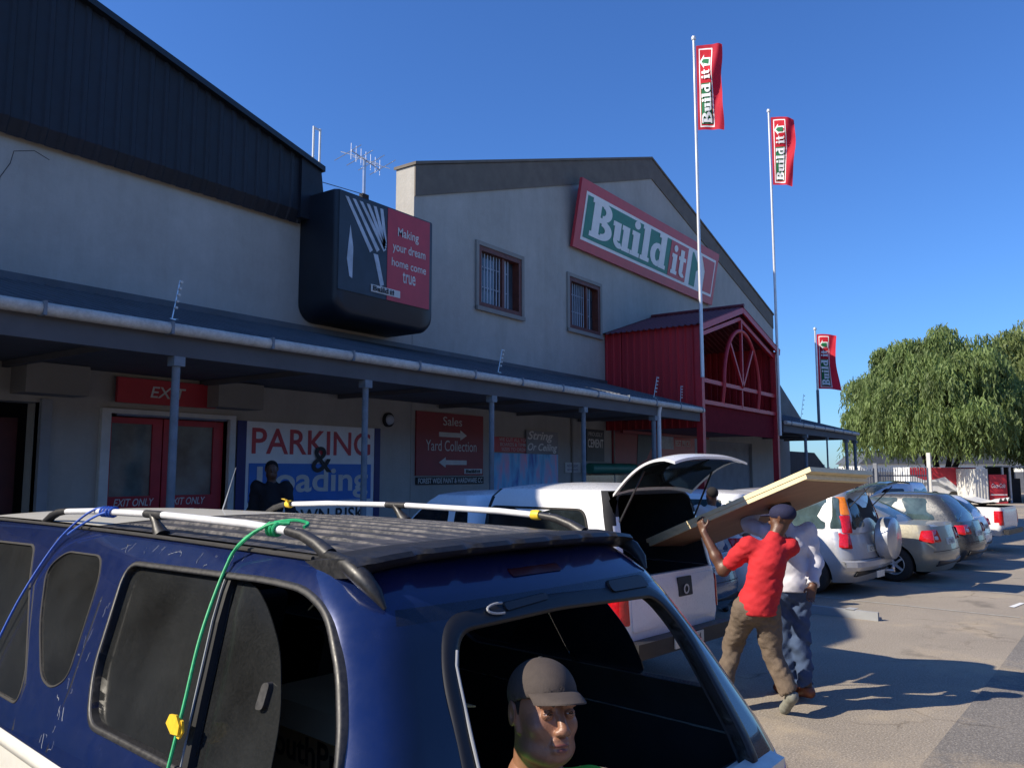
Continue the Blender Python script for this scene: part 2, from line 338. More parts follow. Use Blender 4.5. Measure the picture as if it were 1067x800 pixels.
# ---- heavy slab letters built from strokes, unit height 1 (x-height .68)
def arcpoly(cx, cy, rx, ry, tx, ty, a0, a1, n=12):
    o = []; i = []
    for k in range(n+1):
        a = R(a0+(a1-a0)*k/n); o.append((cx+rx*math.cos(a), cy+ry*math.sin(a))); i.append((cx+(rx-tx)*math.cos(a), cy+(ry-ty)*math.sin(a)))
    return o+i[::-1]
def glyph(c):
    X = .68; P = []
    if c == 'B':
        P = [rect(.06, .30, 0, 1), rect(0, .38, 0, .13), rect(0, .38, .87, 1), rect(.25, .42, .43, .57), arcpoly(.36, .74, .32, .26, .22, .16, -90, 90), arcpoly(.36, .27, .38, .27, .24, .17, -90, 90)]
        return P, .76
    if c == 'u': return [rect(.05, .28, .2, X), rect(0, .28, X-.13, X), rect(.38, .61, 0, X), rect(.33, .61, X-.13, X), rect(.38, .68, 0, .12), arcpoly(.27, .22, .22, .22, .14, .15, 180, 305)], .70
    if c == 'i': return [rect(.06, .30, 0, X), rect(0, .30, X-.13, X), rect(0, .37, 0, .12), [(.175+.115*math.cos(R(a)), .87+.115*math.sin(R(a))) for a in range(0, 360, 24)]], .40
    if c == 'l': return [rect(.06, .30, 0, 1), rect(0, .30, .87, 1), rect(0, .37, 0, .12)], .40
    if c == 'd': return [rect(.38, .62, 0, 1), rect(.29, .62, .87, 1), rect(.38, .69, 0, .12), arcpoly(.29, X/2, .30, X/2, .21, .15, 40, 320)], .71
    if c == 't': return [rect(.08, .31, .16, .92), rect(0, .44, X-.13, X), arcpoly(.30, .18, .22, .18, .18, .14, 180, 310)], .46
    return [], .22
def slab_text(s_):
    V = []; F = []; x = 0; k = 0
    for ch in s_:
        P, adv = glyph(ch)
        for poly in P:
            tri = tessellate_polygon([[Vector((p[0], p[1], 0)) for p in poly]])
            b = len(V); V += [(x+p[0], p[1], k*.0012) for p in poly]; F += [tuple(b+i for i in t) for t in tri]; k = (k+1) % 7
        x += adv
    V = np.array(V); V[:, 0] /= V[:, 0].max(); return V, F
def slab(parent, txt, m, org, U, Vv, w_, h_, shear=0, name='lettering'):
    V, F = slab_text(txt); U = Vector(U).normalized(); Vv = Vector(Vv).normalized(); N = U.cross(Vv); org = Vector(org)
    # orient faces toward N
    o = mesh_obj(name, [org+U*(v[0]*w_+shear*v[1]*h_)+Vv*(v[1]*h_)+N*v[2] for v in V], F, m, parent)
    return o
# ================================================================ SETTING
W, G = 10.4, 7.8
def strip(name, pts, z, m):
    V = [(x, y, z) for x, y in pts]; tri = tessellate_polygon([[Vector((x, y, 0)) for x, y in pts]])
    F = []
    for t in tri:
        a, b, c = (Vector(V[i]) for i in t); F.append(tuple(t) if (b-a).cross(c-a).z > 0 else tuple(reversed(t)))
    o = mesh_obj(name, V, F, m); o['kind'] = 'structure'; return o
strip('ground', [(-150, -200), (400, -200), (400, 300), (-150, 300)], 0, 'asphalt')
# newer lane of asphalt with an uneven sealed edge
ed = [(4.2, 1.95), (5.2, 1.52), (6.14, 1.1), (7.1, 1.06), (7.93, 1.02), (9.6, .95), (12.2, .86), (20, .6), (60, -.6)]
strip('road', ed+[(60, -9), (4.2, -9)], .004, 'asphalt_new')
mb = MB(); mb.box(-16, 35, 7.55, 10.4, 0, .28); wk = mb.build('walkway', 'paving'); wk['kind'] = 'structure'
mb = MB(); mb.box(-16, 35, 7.4, 7.547, 0, .30); kb = mb.build('walkway_kerb', 'concrete'); kb['kind'] = 'structure'
# worn bay lines
TH = 83
FW = Vector((math.cos(R(TH)), math.sin(R(TH)), 0)); RT = Vector((math.sin(R(TH)), -math.cos(R(TH)), 0))
def P2(x, y, z=0): v = RT*x+FW*y; return Vector((v.x, v.y, z))
mat('bayline', (.36, .34, .30), .9, var=.2, scale=8, dust=(.21, .19, .165), dustamt=1.0)
for k, x in enumerate((12.85, 15.2, 17.55, 19.95)):
    a, b = P2(x-.04, 2.6+.3*k), P2(x-.04, 6.4); c, d = P2(x+.04, 6.4), P2(x+.04, 2.6+.3*k)
    strip('bay_line', [(a.x, a.y), (d.x, d.y), (c.x, c.y), (b.x, b.y)], .004, 'bayline')
a = P2(13.85, 2.72); strip('painted_dash', [(13.95, 1.14), (14.5, 1.04), (14.5, 1.11), (13.98, 1.21)], .008, 'white')

# ================================================================ LEFT SHOP BUILDING
b1 = empty('shop_building', (3, 10.4, 0), label='long shop with pale grey wall, dark ribbed cladding above and red exit doors', cat='building')
def child_of(o, p): o.parent = p; o.matrix_parent_inverse = Matrix.Translation(-Vector(p.location)); return o
AP = (1.0, 8.94)
top_line = lambda x: AP[1]-(x-AP[0])*.262 if x > AP[0] else AP[1]+(x-AP[0])*.262
outer = [(-9.9, 0), (11.24, 0), (11.24, 6.3), (8.7, 6.3), (8.7, top_line(8.7)-.12), (AP[0], AP[1]-.12), (-9.9, top_line(-9.9)-.12)]
h1 = rect(5.52, 7.30, .28, 2.70); h0 = rect(2.6, 4.66, .28, 2.78)
mb = MB(); mb.prism(outer, W, W+.3, holes=[h0, h1]); child_of(mb.build('wall', 'wall'), b1)
mb = MB(); mb.prism([(-14, 0), (11.2, 0), (11.2, 6.2), (8.9, 6.2), (8.9, 6.5), (AP[0], 8.6), (-14, 4.6)], 13, 26); child_of(mb.build('rear_block', 'wall_low'), b1)
mb = MB(); mb.prism([(-14, 4.75), (AP[0], 8.68), (8.70, 6.60), (8.70, 6.68), (AP[0], 8.78), (-14, 4.85)], 10.72, 26.3); child_of(mb.build('roof', 'roof_sheet'), b1)
mb = MB(); mb.box(-14, 11.2, 12.9, 13, 0, 5.9); mb.box(-14, 11.2, 10.7, 13, .27, .279); child_of(mb.build('shop_interior', 'dark'), b1)
# ribbed cladding, box profile
V = []; F = []; x = -9.8; i = 0; prof = []
while x < 8.33:
    for dx, dy in ((0, 0), (.13, 0), (.15, -.02), (.20, -.02), (.22, 0)):
        prof.append((x+dx, 10.22+dy))
    x += .22
for (px, py) in prof:
    t = top_line(px); V += [(px, py+.10, min(5.93, t-.2)), (px, py, min(6.12, t-.1)), (px, py, t)]
for i in range(len(prof)-1):
    a = i*3; F += [(a, a+3, a+4, a+1), (a+1, a+4, a+5, a+2)]
cl = mesh_obj('roof_cladding', V, F, 'cladding'); child_of(cl, b1)
mb = MB(); mb.prism([(8.34, top_line(8.34)), (8.74, top_line(8.74)), (8.80, 6.5), (8.80, 6.0), (8.34, 6.0)], 10.16, 10.39); child_of(mb.build('cladding_end', 'cladding'), b1)
mb = MB()
for a, b in ((-9.8, AP[0]), (AP[0], 8.78)): mb.prism([(a, top_line(a)-.04), (b, top_line(b)-.04), (b, top_line(b)+.05), (a, top_line(a)+.05)], 10.10+(.002 if a > -5 else 0), 10.62)
child_of(mb.build('ridge_flashing', 'black_box'), b1)
# crack in the plaster
cr = [(4.02, 5.2), (4.06, 5.42), (4.16, 5.62), (4.19, 5.78), (4.42, 5.86), (4.6, 5.80)]
mb = MB(); mb.tube([(x_, W-.002, z_) for x_, z_ in cr], .004, 4); child_of(mb.build('wall_crack', 'dark'), b1)
# shutter housings
for x0, x1, z0, z1 in ((4.32, 5.05, 2.86, 3.22), (6.86, 7.62, 2.85, 3.21), (2.5, 3.75, 2.84, 3.22)):
    mb = MB(); mb.box(x0, x1, 10.0, W-.002, z0, z1); child_of(mb.build('shutter_housing', 'wall_low'), b1)
# exit doors
fr = MB(); fr.box(5.40, 5.52, 10.33, 10.5, .28, 2.76); fr.box(7.30, 7.40, 10.33, 10.5, .28, 2.76); fr.box(5.52, 7.30, 10.33, 10.5, 2.70, 2.76)
child_of(fr.build('door_frame', 'offwhite'), b1)
for k, (x0, x1) in enumerate(((5.54, 6.30), (6.32, 7.26))):
    mb = MB(); mb.prism(rect(x0, x1, .30, 2.66), 10.44, 10.50, holes=[rect(x0+.05 if k == 0 else x0+.18, x1-.14 if k == 0 else x1-.16, 1.62, 2.58)])
    d = child_of(mb.build('door', 'door_red'), b1)
    mb = MB(); mb.box(x0+.04, x1-.10, 10.466, 10.474, 1.60, 2.60); g = mb.build('pane', 'door_glass'); g.parent = d
    l = lettering(None, 'EXIT ONLY', 'offwhite', (x0+.12, 10.436, 1.49), (1, 0, 0), (0, 0, 1), .56, .10, shear=.25, bold=.01); l.parent = d
    mb = MB(); mb.box(x0+.30, x0+.50, 10.432, 10.439, 1.42, 1.44); l = mb.build('underline', 'offwhite'); l.parent = d
mb = MB(); mb.tube([(5.6, 10.36, 2.69), (7.25, 10.36, 2.69)], .022, 8); child_of(mb.build('door_track', 'steel'), b1)
# stacked goods seen through the exit door
mb = MB()
for k in range(7):
    x = 5.7+k*.23; mb.box(x, x+.2, 11.1, 11.5, .28, 1.5+.25*random.random())
child_of(mb.build('wrapped_goods', 'offwhite'), b1)
mb = MB(); mb.box(6.0, 6.5, 11.6, 11.7, 1.9, 2.5); child_of(mb.build('poster_inside', 'pic_light'), b1)
# open doorway at far left
mb = MB(); mb.box(4.66, 4.78, 10.33, 10.5, .28, 2.82); child_of(mb.build('door_frame', 'cement_grey'), b1)
mb = MB(); mb.box(4.30, 4.58, 10.75, 10.8, .28, 2.6); child_of(mb.build('door', 'door_dim'), b1)
mb = MB(); mb.box(2.9, 3.7, 11.6, 12.0, .28, 1.9); child_of(mb.build('display_rack', 'door_dim'), b1)

# ================================================================ GABLED BUILDING
b2 = empty('gabled_building', (21.5, 10.4, 0), label='tall gabled warehouse front with pale grey wall behind the red portico', cat='building')
GX0, GX1, GA = 11.25, 32.5, (21.6, 11.25)
outer = [(GX0, 0), (GX1, 0), (GX1, 8.2), GA, (GX0, 7.82)]
wn = [(13.24, 14.79, 5.40, 6.69), (16.86, 18.36, 5.45, 6.73)]
mb = MB(); mb.prism(outer, W, W+.48, holes=[rect(*q) for q in wn]+[rect(25.6, 29.6, .28, 2.95)]); child_of(mb.build('wall', 'wall'), b2)
def gl(x): return 7.82+(GA[1]-7.82)*(x-GX0)/(GA[0]-GX0) if x < GA[0] else GA[1]+(8.2-GA[1])*(x-GA[0])/(GX1-GA[0])
cp = MB(); cp.prism([(GX0, gl(GX0)-.62), (GA[0], GA[1]-.62), (GX1-.01, gl(GX1)-.55), (GX1-.01, gl(GX1)-.004), (GA[0], GA[1]-.004), (GX0, gl(GX0)-.004)], W-.03, W-.002)
child_of(cp.build('gable_band', 'coping'), b2)
cp = MB(); cp.prism([(GX0-.03, 7.82), (GA[0], GA[1]), (GX1+.03, 8.2), (GX1+.03, 8.26), (GA[0], GA[1]+.06), (GX0-.03, 7.88)], W-.06, W+.52)
child_of(cp.build('coping', 'coping'), b2)
mb = MB(); mb.prism([(GX0+.1, 0), (GX1, 0), (GX1, 7.4), (GA[0], 10.3), (GX0+.1, 6.9)], W+.9, 30); child_of(mb.build('rear_block', 'wall_low'), b2)
mb = MB(); mb.prism([(GX0, 6.92), (GA[0], 10.32), (GX1, 7.42), (GX1, 7.52), (GA[0], 10.42), (GX0, 7.02)], W+.5, 30.2); child_of(mb.build('roof', 'roof_sheet'), b2)
for (x0, x1, z0, z1) in wn:
    f = MB(); t = .09
    f.prism(rect(x0-.01, x1+.01, z0-.01, z1+.01), W-.03, W+.16, holes=[rect(x0+t, x1-t, z0+t, z1-t)]); f.box((x0+x1)/2+.12, (x0+x1)/2+.2, W+.02, W+.14, z0+t, z1-t)
    fo = child_of(f.build('window', 'wood_frame'), b2)
    s = MB(); s.box(x0-.10, x1+.10, W-.08, W-.032, z0-.10, z0-.012); s.box(x0-.10, x0-.012, W-.05, W-.002, z0-.01, z1+.1); s.box(x1+.012, x1+.10, W-.05, W-.002, z0-.01, z1+.1); s.box(x0-.01, x1+.01, W-.05, W-.002, z1+.012, z1+.1)
    so_ = s.build('surround', 'wall_low'); so_.parent = fo
    g = MB(); g.box(x0+t, x1-t, W+.15, W+.158, z0+t, z1-t); go = g.build('pane', 'window_glass'); go.parent = fo
    c = MB(); n = 11
    for k in range(n):
        xx = x0+t+.02+(x1-x0-2*t-.04)*k/(n-1)*.8; c.box(xx-.022, xx+.022, W+.07, W+.076, z0+t+.01, z1-t-.01)
    c.box(x0+t, x1-t-.25, W+.078, W+.084, z0+.45, z0+.47); c.box(x0+t, x1-t-.25, W+.078, W+.084, z1-.4, z1-.38)
    co_ = c.build('burglar_bars', 'curtain'); co_.parent = fo
# roller shutter door under portico
mb = MB(); 
for k in range(27): mb.box(25.6, 29.6, W+.10+(k % 2)*.012, W+.16, .28+k*.099, .28+(k+1)*.099)
child_of(mb.build('roller_shutter', 'cement_grey'), b2)
# pilasters and conduit on the low wall
for x in (16.9, 19.0, 24.9):
    mb = MB(); mb.box(x, x+.05, W-.05, W-.002, .28, 4.1); child_of(mb.build('wall_conduit', 'wall_low'), b2)
# lower annex on the right
b3 = empty('side_annex', (34, 11, 0), label='low dark roofed annex beyond the right corner of the gabled building', cat='annex')
mb = MB(); mb.prism([(32.53, 0), (34.8, 0), (34.8, 3.6), (32.53, 3.6)], 10.6, 22); child_of(mb.build('wall', 'wall_low'), b3)
mb = MB(); mb.prism([(32.53, 3.62), (36.6, 3.62), (36.6, 3.72), (32.53, 5.55)], 10.3, 22.4); child_of(mb.build('roof', 'roof_sheet'), b3)

# ================================================================ VERANDAS
def veranda(name, x0, x1, posts, label, splits, endhip=False):
    r = empty(name, (x0, G, 0), label=label, cat='veranda')
    V = []; F = []; x = x0; k = 0; cols = []
    while x < x1:
        for dx, dz in ((0, 0), (.05, 0), (.075, .035), (.10, .035), (.125, 0)): cols.append((x+dx, dz))
        x += .15
    for (cx, dz) in cols: V += [(cx, G-.06, 3.46+dz), (cx, W-.01, 4.20+dz), (cx, G-.06, 3.44+dz), (cx, W-.01, 4.18+dz)]
    for i in range(len(cols)-1):
        a = i*4; F += [(a, a+4, a+5, a+1), (a+2, a+3, a+7, a+6), (a, a+2, a+6, a+4)]
    child_of(mesh_obj('roof_sheet', V, F, 'roof_sheet'), r)
    mb = MB(); mb.box(x0, x1, W-.14, W-.003, 4.17, 4.28); child_of(mb.build('wall_flashing', 'roof_sheet'), r)
    mb = MB(); mb.tube([(x0-.02, G-.12, 3.42), (x1+.02, G-.12, 3.40)], .062, 12)
    gu = child_of(mb.build('gutter', 'gutter', smooth=True), r)
    xx = x0+.4
    while xx < x1: mb = MB(); mb.box(xx, xx+.03, G-.19, G-.05, 3.345, 3.475); xx += 1.25; mb.build('bracket', 'post_grey', gu)
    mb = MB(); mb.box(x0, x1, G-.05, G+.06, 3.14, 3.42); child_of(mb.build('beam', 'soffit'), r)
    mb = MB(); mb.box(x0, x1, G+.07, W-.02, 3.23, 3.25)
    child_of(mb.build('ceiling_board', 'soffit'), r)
    xx = x0+.6
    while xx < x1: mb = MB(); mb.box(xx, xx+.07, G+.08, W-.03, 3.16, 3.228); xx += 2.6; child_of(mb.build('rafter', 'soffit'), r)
    for px, wd, m in posts:
        mb = MB(); mb.tube([(px, G, .28), (px, G, 3.14)], wd, 12); mb.box(px-wd*1.5, px+wd*1.5, G-wd*1.5, G+wd*1.5, 3.04, 3.139); mb.box(px-.09, px+.09, G-.09, G+.09, .281, .292)
        child_of(mb.build('post', m, smooth=True), r)
    return r
v1 = veranda('veranda', -12, 18.52, [(x, .042, 'post_grey') for x in (-8.2, -5.6, -3.1, -.6, 2.05, 4.83, 7.55, 10.30, 13.14)]+[(16.1, .05, 'post_grey')], 'long grey sheeted veranda with pale gutter in front of the shop', 0)
mb = MB(); mb.tube([(16.24, G-.10, 3.38), (16.24, G-.06, 3.2), (16.24, G-.06, .3)], .045, 10); child_of(mb.build('downpipe', 'post_white', smooth=True), v1)
v2 = veranda('veranda', 24.9, 34.0, [(27.3, .05, 'post_grey'), (29.9, .03, 'post_grey'), (32.6, .06, 'cement_grey'), (33.9, .06, 'post_grey')], 'short veranda right of the red portico with open end', 0)

# ================================================================ PORTICO
po = empty('portico', (21.5, G, 0), label='red clad entrance portico with gabled roof and sunburst arch over the door', cat='portico')
PX0, PX1, PZ0, EZ, PKX, PKZ = 18.66, 24.35, 3.0, 5.52, 21.45, 6.36
V = []; F = []; y = G; cols = []
while y < W-.05:
    for d, o_ in ((0, 0), (.12, 0), (.14, .03), (.18, .03), (.2, 0)): cols.append((y+d, o_))
    y += .2
cols = [(min(a, W-.005), b) for a, b in cols]
for (yy, o_) in cols: V += [(PX0-o_, yy, PZ0-.0), (PX0-o_, yy, EZ)]
for i in range(len(cols)-1): a = i*2; F.append((a, a+1, a+3, a+2))
s_ = child_of(mesh_obj('side_cladding', V, F, 'portico_red'), po)
V = [(2*PKX-.05-v[0]+.16, v[1], v[2]+(.12 if v[2] > 5 else 0)) for v in V]; child_of(mesh_obj('side_cladding', V, F, 'portico_red'), po)
# roof: corrugated two slopes
V = []; F = []; cols = []; y = G-.16
while y < W-.02:
    for d, o_ in ((0, 0), (.06, 0), (.08, .03), (.12, .03), (.14, 0)): cols.append((min(y+d, W-.01), o_))
    y += .16
for (yy, o_) in cols: V += [(PX0-.17, yy, EZ-.03+o_), (PKX, yy, PKZ+.03+o_), (PX1+.17, yy, EZ+.06+o_)]
for i in range(len(cols)-1): a = i*3; F += [(a, a+3, a+4, a+1), (a+1, a+4, a+5, a+2)]
child_of(mesh_obj('roof', V, F, 'roof_maroon'), po)
mb = MB(); mb.tube([(PKX, G-.17, PKZ+.08), (PKX, W-.01, PKZ+.08)], .05, 8); child_of(mb.build('ridge_cap', 'roof_maroon'), po)
mb = MB(); mb.prism([(PX0, 2.93), (PX1-.02, 2.93), (PX1-.02, EZ), (PKX, PKZ-.02), (PX0, EZ-.02)], W-.5, W-.42); child_of(mb.build('back_panel', 'sign_red_dark'), po)
mb = MB(); mb.box(PX0+.05, PX1-.05, G+.1, W-.5, 3.0, 3.05); child_of(mb.build('soffit', 'roof_maroon'), po)
mb = MB(); mb.box(PX0+.1, PX1-.1, G+.03, G+.06, 2.92, 3.66); child_of(mb.build('lower_panel', 'panel_maroon'), po)
for x in (PX0+.04, PX1-.04):
    mb = MB(); mb.box(x-.08, x+.08, G-.08, G+.08, .0, EZ-.02); child_of(mb.build('post', 'portico_post'), po)
mb = MB(); mb.beam((PX0-.16, G-.12, EZ-.10), (PKX, G-.12, PKZ-.05), .05, .16); mb.beam((PKX, G-.123, PKZ-.05), (PX1+.16, G-.123, EZ-.02), .05, .16); child_of(mb.build('bargeboard', 'portico_post'), po)
mb = MB(); mb.beam((PX0, G, EZ-.25), (PKX, G, PKZ-.28), .09, .1); mb.beam((PKX, G, PKZ-.28), (PX1, G, EZ-.2), .09, .1); child_of(mb.build('truss_chord', 'portico_post'), po)
for z in (4.17, 3.64):
    mb = MB(); mb.box(PX0+.12, PX1-.12, G-.05, G+.03, z-.05, z+.05); child_of(mb.build('rail', 'portico_post'), po)
mb = MB(); cxx = 21.45; pts = [(cxx-1.33, G, 3.65)]
for k in range(25):
    a = R(180-180*k/24); pts.append((cxx+1.33*math.cos(a), G-.06, 4.15+1.58*math.sin(a)))
pts.append((cxx+1.33, G, 3.65)); mb.tube(pts, .055, 8); child_of(mb.build('arch', 'portico_post', smooth=True), po)
for dx, z1 in ((0, PKZ-.33), (-.86, 5.32), (.86, 5.32)):
    mb = MB(); mb.beam((cxx, G-.055, 4.2), (cxx+dx, G-.055, z1), .07, .07); child_of(mb.build('spoke', 'portico_post'), po)
mb = MB(); mb.box(cxx-.035, cxx+.035, G-.06, G, 3.65, 4.12); child_of(mb.build('spoke', 'portico_post'), po)

# ================================================================ SIGNS
UX, UZ = Vector((1, 0, 0)), Vector((0, 0, 1))
# billboard box
bb = empty('billboard_box', (9.3, 9.5, 4.4), label='black rounded billboard box beneath the cladding advertising a dream home', cat='billboard')
prof = [(10.39, 4.52), (10.39, 6.40), (9.48, 6.40), (9.48, 4.72)]+[(9.78-.30*math.cos(R(a)), 4.70-.30*math.sin(R(a))) for a in (15, 30, 45, 60, 75, 90)]
V = []; F = []
def rr_ring(inset, y):
    x0, x1, z0, z1 = 8.53+inset, 10.84-inset, 4.36+inset, 6.41-inset*.3; r = .30; pts = []
    for cx_, cz_, a0, rr in ((x0+r, z0+r, 180, r), (x1-r, z0+r, 270, r), (x1-.03, z1-.03, 0, .03), (x0+.03, z1-.03, 90, .03)):
        for k in range(7): a = R(a0+90*k/6); pts.append((cx_+rr*math.cos(a), y, cz_+rr*math.sin(a)))
    return pts
rings = [rr_ring(0, 10.39), rr_ring(0, 9.62), rr_ring(.03, 9.54), rr_ring(.09, 9.50)]
n = len(rings[0])
for r_ in rings: V += r_
for i in range(3):
    for k in range(n): a = i*n+k; b = i*n+(k+1) % n; F.append((a, b, b+n, a+n))
F.append(tuple(3*n+k for k in range(n))); F.append(tuple(range(n-1, -1, -1)))
mb = MB(); mb.add(V, F); child_of(mb.build('housing', 'black_box', smooth=True), bb)
pn = MB(); pn.box(8.55, 10.68, 9.485, 9.497, 4.78, 6.36); pnl = child_of(pn.build('picture_panel', 'pic_dark'), bb)
def sub(o, p): o.parent = p; return o
q = MB(); q.box(9.62, 10.675, 9.479, 9.484, 4.785, 6.355); sub(q.build('red_panel', 'sign_red'), pnl)
for k, (t, z, w_) in enumerate((('Making', 5.93, .52), ('your dream', 5.66, .82), ('home come', 5.39, .86), ('true', 5.14, .32))):
    sub(lettering(None, t, 'offwhite', (10.12-w_/2+(.03 if k else 0), 9.474, z-(.05 if 'y' in t or 'g' in t else 0)), UX, UZ, w_, .2 if k in (0, 1) else (.2 if k == 3 else .14), bold=.012), pnl)
q = MB()
for k in range(6):
    x0 = 8.66+k*.155; q.prism([(x0, 6.30), (x0+.07, 6.30), (min(x0+.62, 9.60), 5.55+k*.04), (min(x0+.56, 9.54), 5.50+k*.04)], 9.479, 9.484)
q.prism([(8.72, 5.3), (8.78, 5.85), (8.85, 5.5), (8.84, 5.0), (8.78, 5.02)], 9.478, 9.484); q.prism([(9.3, 5.5), (9.40, 5.5), (9.55, 5.02), (9.47, 4.98)], 9.478, 9.484)
sub(q.build('picture', 'pic_light'), pnl)
q = MB(); q.box(9.25, 9.93, 9.470, 9.478, 4.86, 4.98); sub(q.build('logo_panel', 'offwhite'), pnl)
sub(slab(None, 'Build it', 'ink', (9.28, 9.462, 4.88), UX, UZ, .5, .085), pnl)

# big tilted shop sign
ms = empty('shop_sign', (21.3, W, 7.5), label='large red, white and green shop sign tilted forward on the gable wall', cat='sign')
SX0, SX1 = 16.88, 25.82; SL = 1.72; tilt = math.atan2(.30, 1.66)
sU = UX; sV = Vector((0, -math.sin(tilt), math.cos(tilt))); sN = sU.cross(sV)
SO = Vector((SX0, W-.04, 7.5))
def sp(u, v, n_=0): return SO+sU*u+sV*v+sN*n_
def srect(name, u0, u1, v0, v1, n0, n1, m, par, poly=None):
    poly = poly or [(u0, v0), (u1, v0), (u1, v1), (u0, v1)]; k = len(poly)
    V = [sp(u, v, n0) for u, v in poly]+[sp(u, v, n1) for u, v in poly]
    tri = tessellate_polygon([[Vector((u, v, 0)) for u, v in poly]])
    mb = MB(); mb.add(V, [tuple(reversed(t)) for t in tri]+[tuple(k+i for i in t) for t in tri]+[(i, (i+1) % k, k+(i+1) % k, k+i) for i in range(k)])
    return child_of(mb.build(name, m), par)
LW = SX1-SX0
srect('sign_board', 0, LW, 0, SL, 0, .08, 'sign_red', ms)
srect('white_border', .28, LW-.22, .24, SL-.26, .082, .088, 'white', ms)
srect('green_panel', .36, 6.48-.02, .32, SL-.34, .090, .095, 'green', ms)
srect('red_panel', 5.28, 6.52, .32, SL-.34, .097, .102, 'sign_red', ms)
srect('red_panel', 7.9, LW-.30, .32, SL-.34, .090, .095, 'sign_red', ms, poly=[(7.95, .32), (LW-.30, .32), (LW-.30, SL-.34), (7.6, SL-.34), (7.95, .95)])
srect('green_panel', 0, 0, 0, 0, .090, .096, 'green', ms, poly=[(6.86, .32), (7.28, .32), (7.28, .82), (7.50, .95), (6.95, SL-.36), (6.86, SL-.36)])
child_of(slab(None, 'Build', 'white', sp(.62, .42, .10), sU, sV, 4.45, .98), ms)
child_of(slab(None, 'it', 'white', sp(5.42, .42, .11), sU, sV, .98, .88), ms)
for u in (.5, 3, 6, 8.4): mb = MB(); mb.beam(sp(u, SL-.1, 0), (SX0+u, W, 9.1), .05, .05); child_of(mb.build('bracket', 'post_grey'), ms)

def board(name, x0, x1, z0, z1, m, label, cat='sign', y=None, t=.03, group=None):
    r = empty(name, ((x0+x1)/2, W, z0), label=label, cat=cat, group=group)
    y = y if y is not None else W-.005
    mb = MB(); mb.box(x0, x1, y-t, y, z0, z1); child_of(mb.build('board', m), r); return r
def put(par, txt, m, x0, z0, w_, h_, yy=None, name='lettering', **k):
    return child_of(lettering(None, txt, m, (x0, (yy if yy is not None else W-.042), z0), UX, UZ, w_, h_, name=name, **k), par)
e = board('exit_sign', 5.55, 7.0, 2.84, 3.17, 'sign_red', 'red exit board above the glass exit doors', y=W-.08, t=.05)
put(e, 'EXIT', 'offwhite', 6.0, 2.93, .52, .15, yy=W-.137, shear=.2, bold=.01)
p = board('parking_sign', 7.47, 10.38, .75, 2.70, 'white', 'white parking and loading sign with blue panel beside the exit door', t=.04)
mb = MB(); mb.box(7.44, 7.60, W-.055, W-.046, .75, 2.70); child_of(mb.build('border_strip', 'navy'), p)
mb = MB(); mb.box(10.26, 10.40, W-.055, W-.046, .75, 2.70); child_of(mb.build('border_strip', 'navy'), p)
mb = MB(); mb.box(7.66, 10.18, W-.056, W-.046, 1.48, 2.07); child_of(mb.build('blue_panel', 'sign_blue'), p)
put(p, 'PARKING', 'sign_red', 7.70, 2.21, 2.46, .40, yy=W-.05, bold=.012)
put(p, 'Loading', 'offwhite', 7.80, 1.50, 2.30, .52, yy=W-.062, bold=.02)
put(p, '&', 'ink', 8.85, 1.93, .42, .42, yy=W-.066, bold=.01)
put(p, 'AT OWN RISK', 'ink', 7.85, 1.13, 2.2, .22, yy=W-.05, bold=.012)
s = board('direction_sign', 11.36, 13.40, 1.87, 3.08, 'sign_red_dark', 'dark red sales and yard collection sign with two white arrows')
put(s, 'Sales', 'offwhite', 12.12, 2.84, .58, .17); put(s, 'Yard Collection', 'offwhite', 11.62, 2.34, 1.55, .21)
def arrow(par, x0, x1, z, d):
    mb = MB(); tip, tail = (x1, x0) if d > 0 else (x0, x1); s_ = -d
    mb.prism([(tail, z-.045), (tip+s_*.2, z-.045), (tip+s_*.2, z-.10), (tip, z), (tip+s_*.2, z+.10), (tip+s_*.2, z+.045), (tail, z+.045)], W-.045, W-.037)
    child_of(mb.build('arrow', 'offwhite'), par)
arrow(s, 12.0, 12.85, 2.66, 1); arrow(s, 12.0, 12.85, 2.12, -1)
mb = MB(); mb.box(12.78, 13.36, W-.044, W-.037, 1.90, 2.0); child_of(mb.build('logo_panel', 'offwhite'), s)
child_of(slab(None, 'Build it', 'ink', (12.82, W-.052, 1.915), UX, UZ, .46, .07), s)
s = board('paint_shop_sign', 11.38, 13.42, 1.70, 1.84, 'ink', 'narrow black strip with white forest wide paint wording below the direction sign')
put(s, 'FOREST WIDE PAINT & HARDWARE CC', 'offwhite', 11.42, 1.72, 1.95, .10, bold=.015)
s = board('ceiling_poster', 13.78, 16.28, 1.2, 2.34, 'poster_swirl', 'blue and pink streaked poster on the wall behind the white canopied bakkie', cat='poster')
s2 = board('offer_banner', 13.78, 15.25, 2.36, 2.68, 'sign_red', 'red banner with small white writing above the streaked poster', cat='banner')
put(s2, 'WE CUT ALL YOUR\nBOARDS & TIMBER\nSIZES TO ORDER', 'offwhite', 13.95, 2.385, 1.15, .28)
s3 = board('ceiling_lettering', 14.95, 16.25, 2.34, 2.86, 'cement_grey', 'grey board of outlined white script at the upper right of the streaked poster', y=W-.04, t=.02)
put(s3, 'String', 'white', 14.98, 2.60, 1.05, .25, yy=W-.066, shear=.3, bold=.02); put(s3, 'Or Ceiling', 'white', 14.98, 2.36, 1.22, .22, yy=W-.066, shear=.3, bold=.02)
s = board('cement_sign', 17.62, 18.50, 2.2, 3.0, 'pic_dark', 'dark notice with bold cement wording left of the shop window')
put(s, 'PROUDLY', 'offwhite', 17.70, 2.83, .7, .1); put(s, 'CEMENT', 'white', 17.66, 2.54, .78, .22, bold=.02)
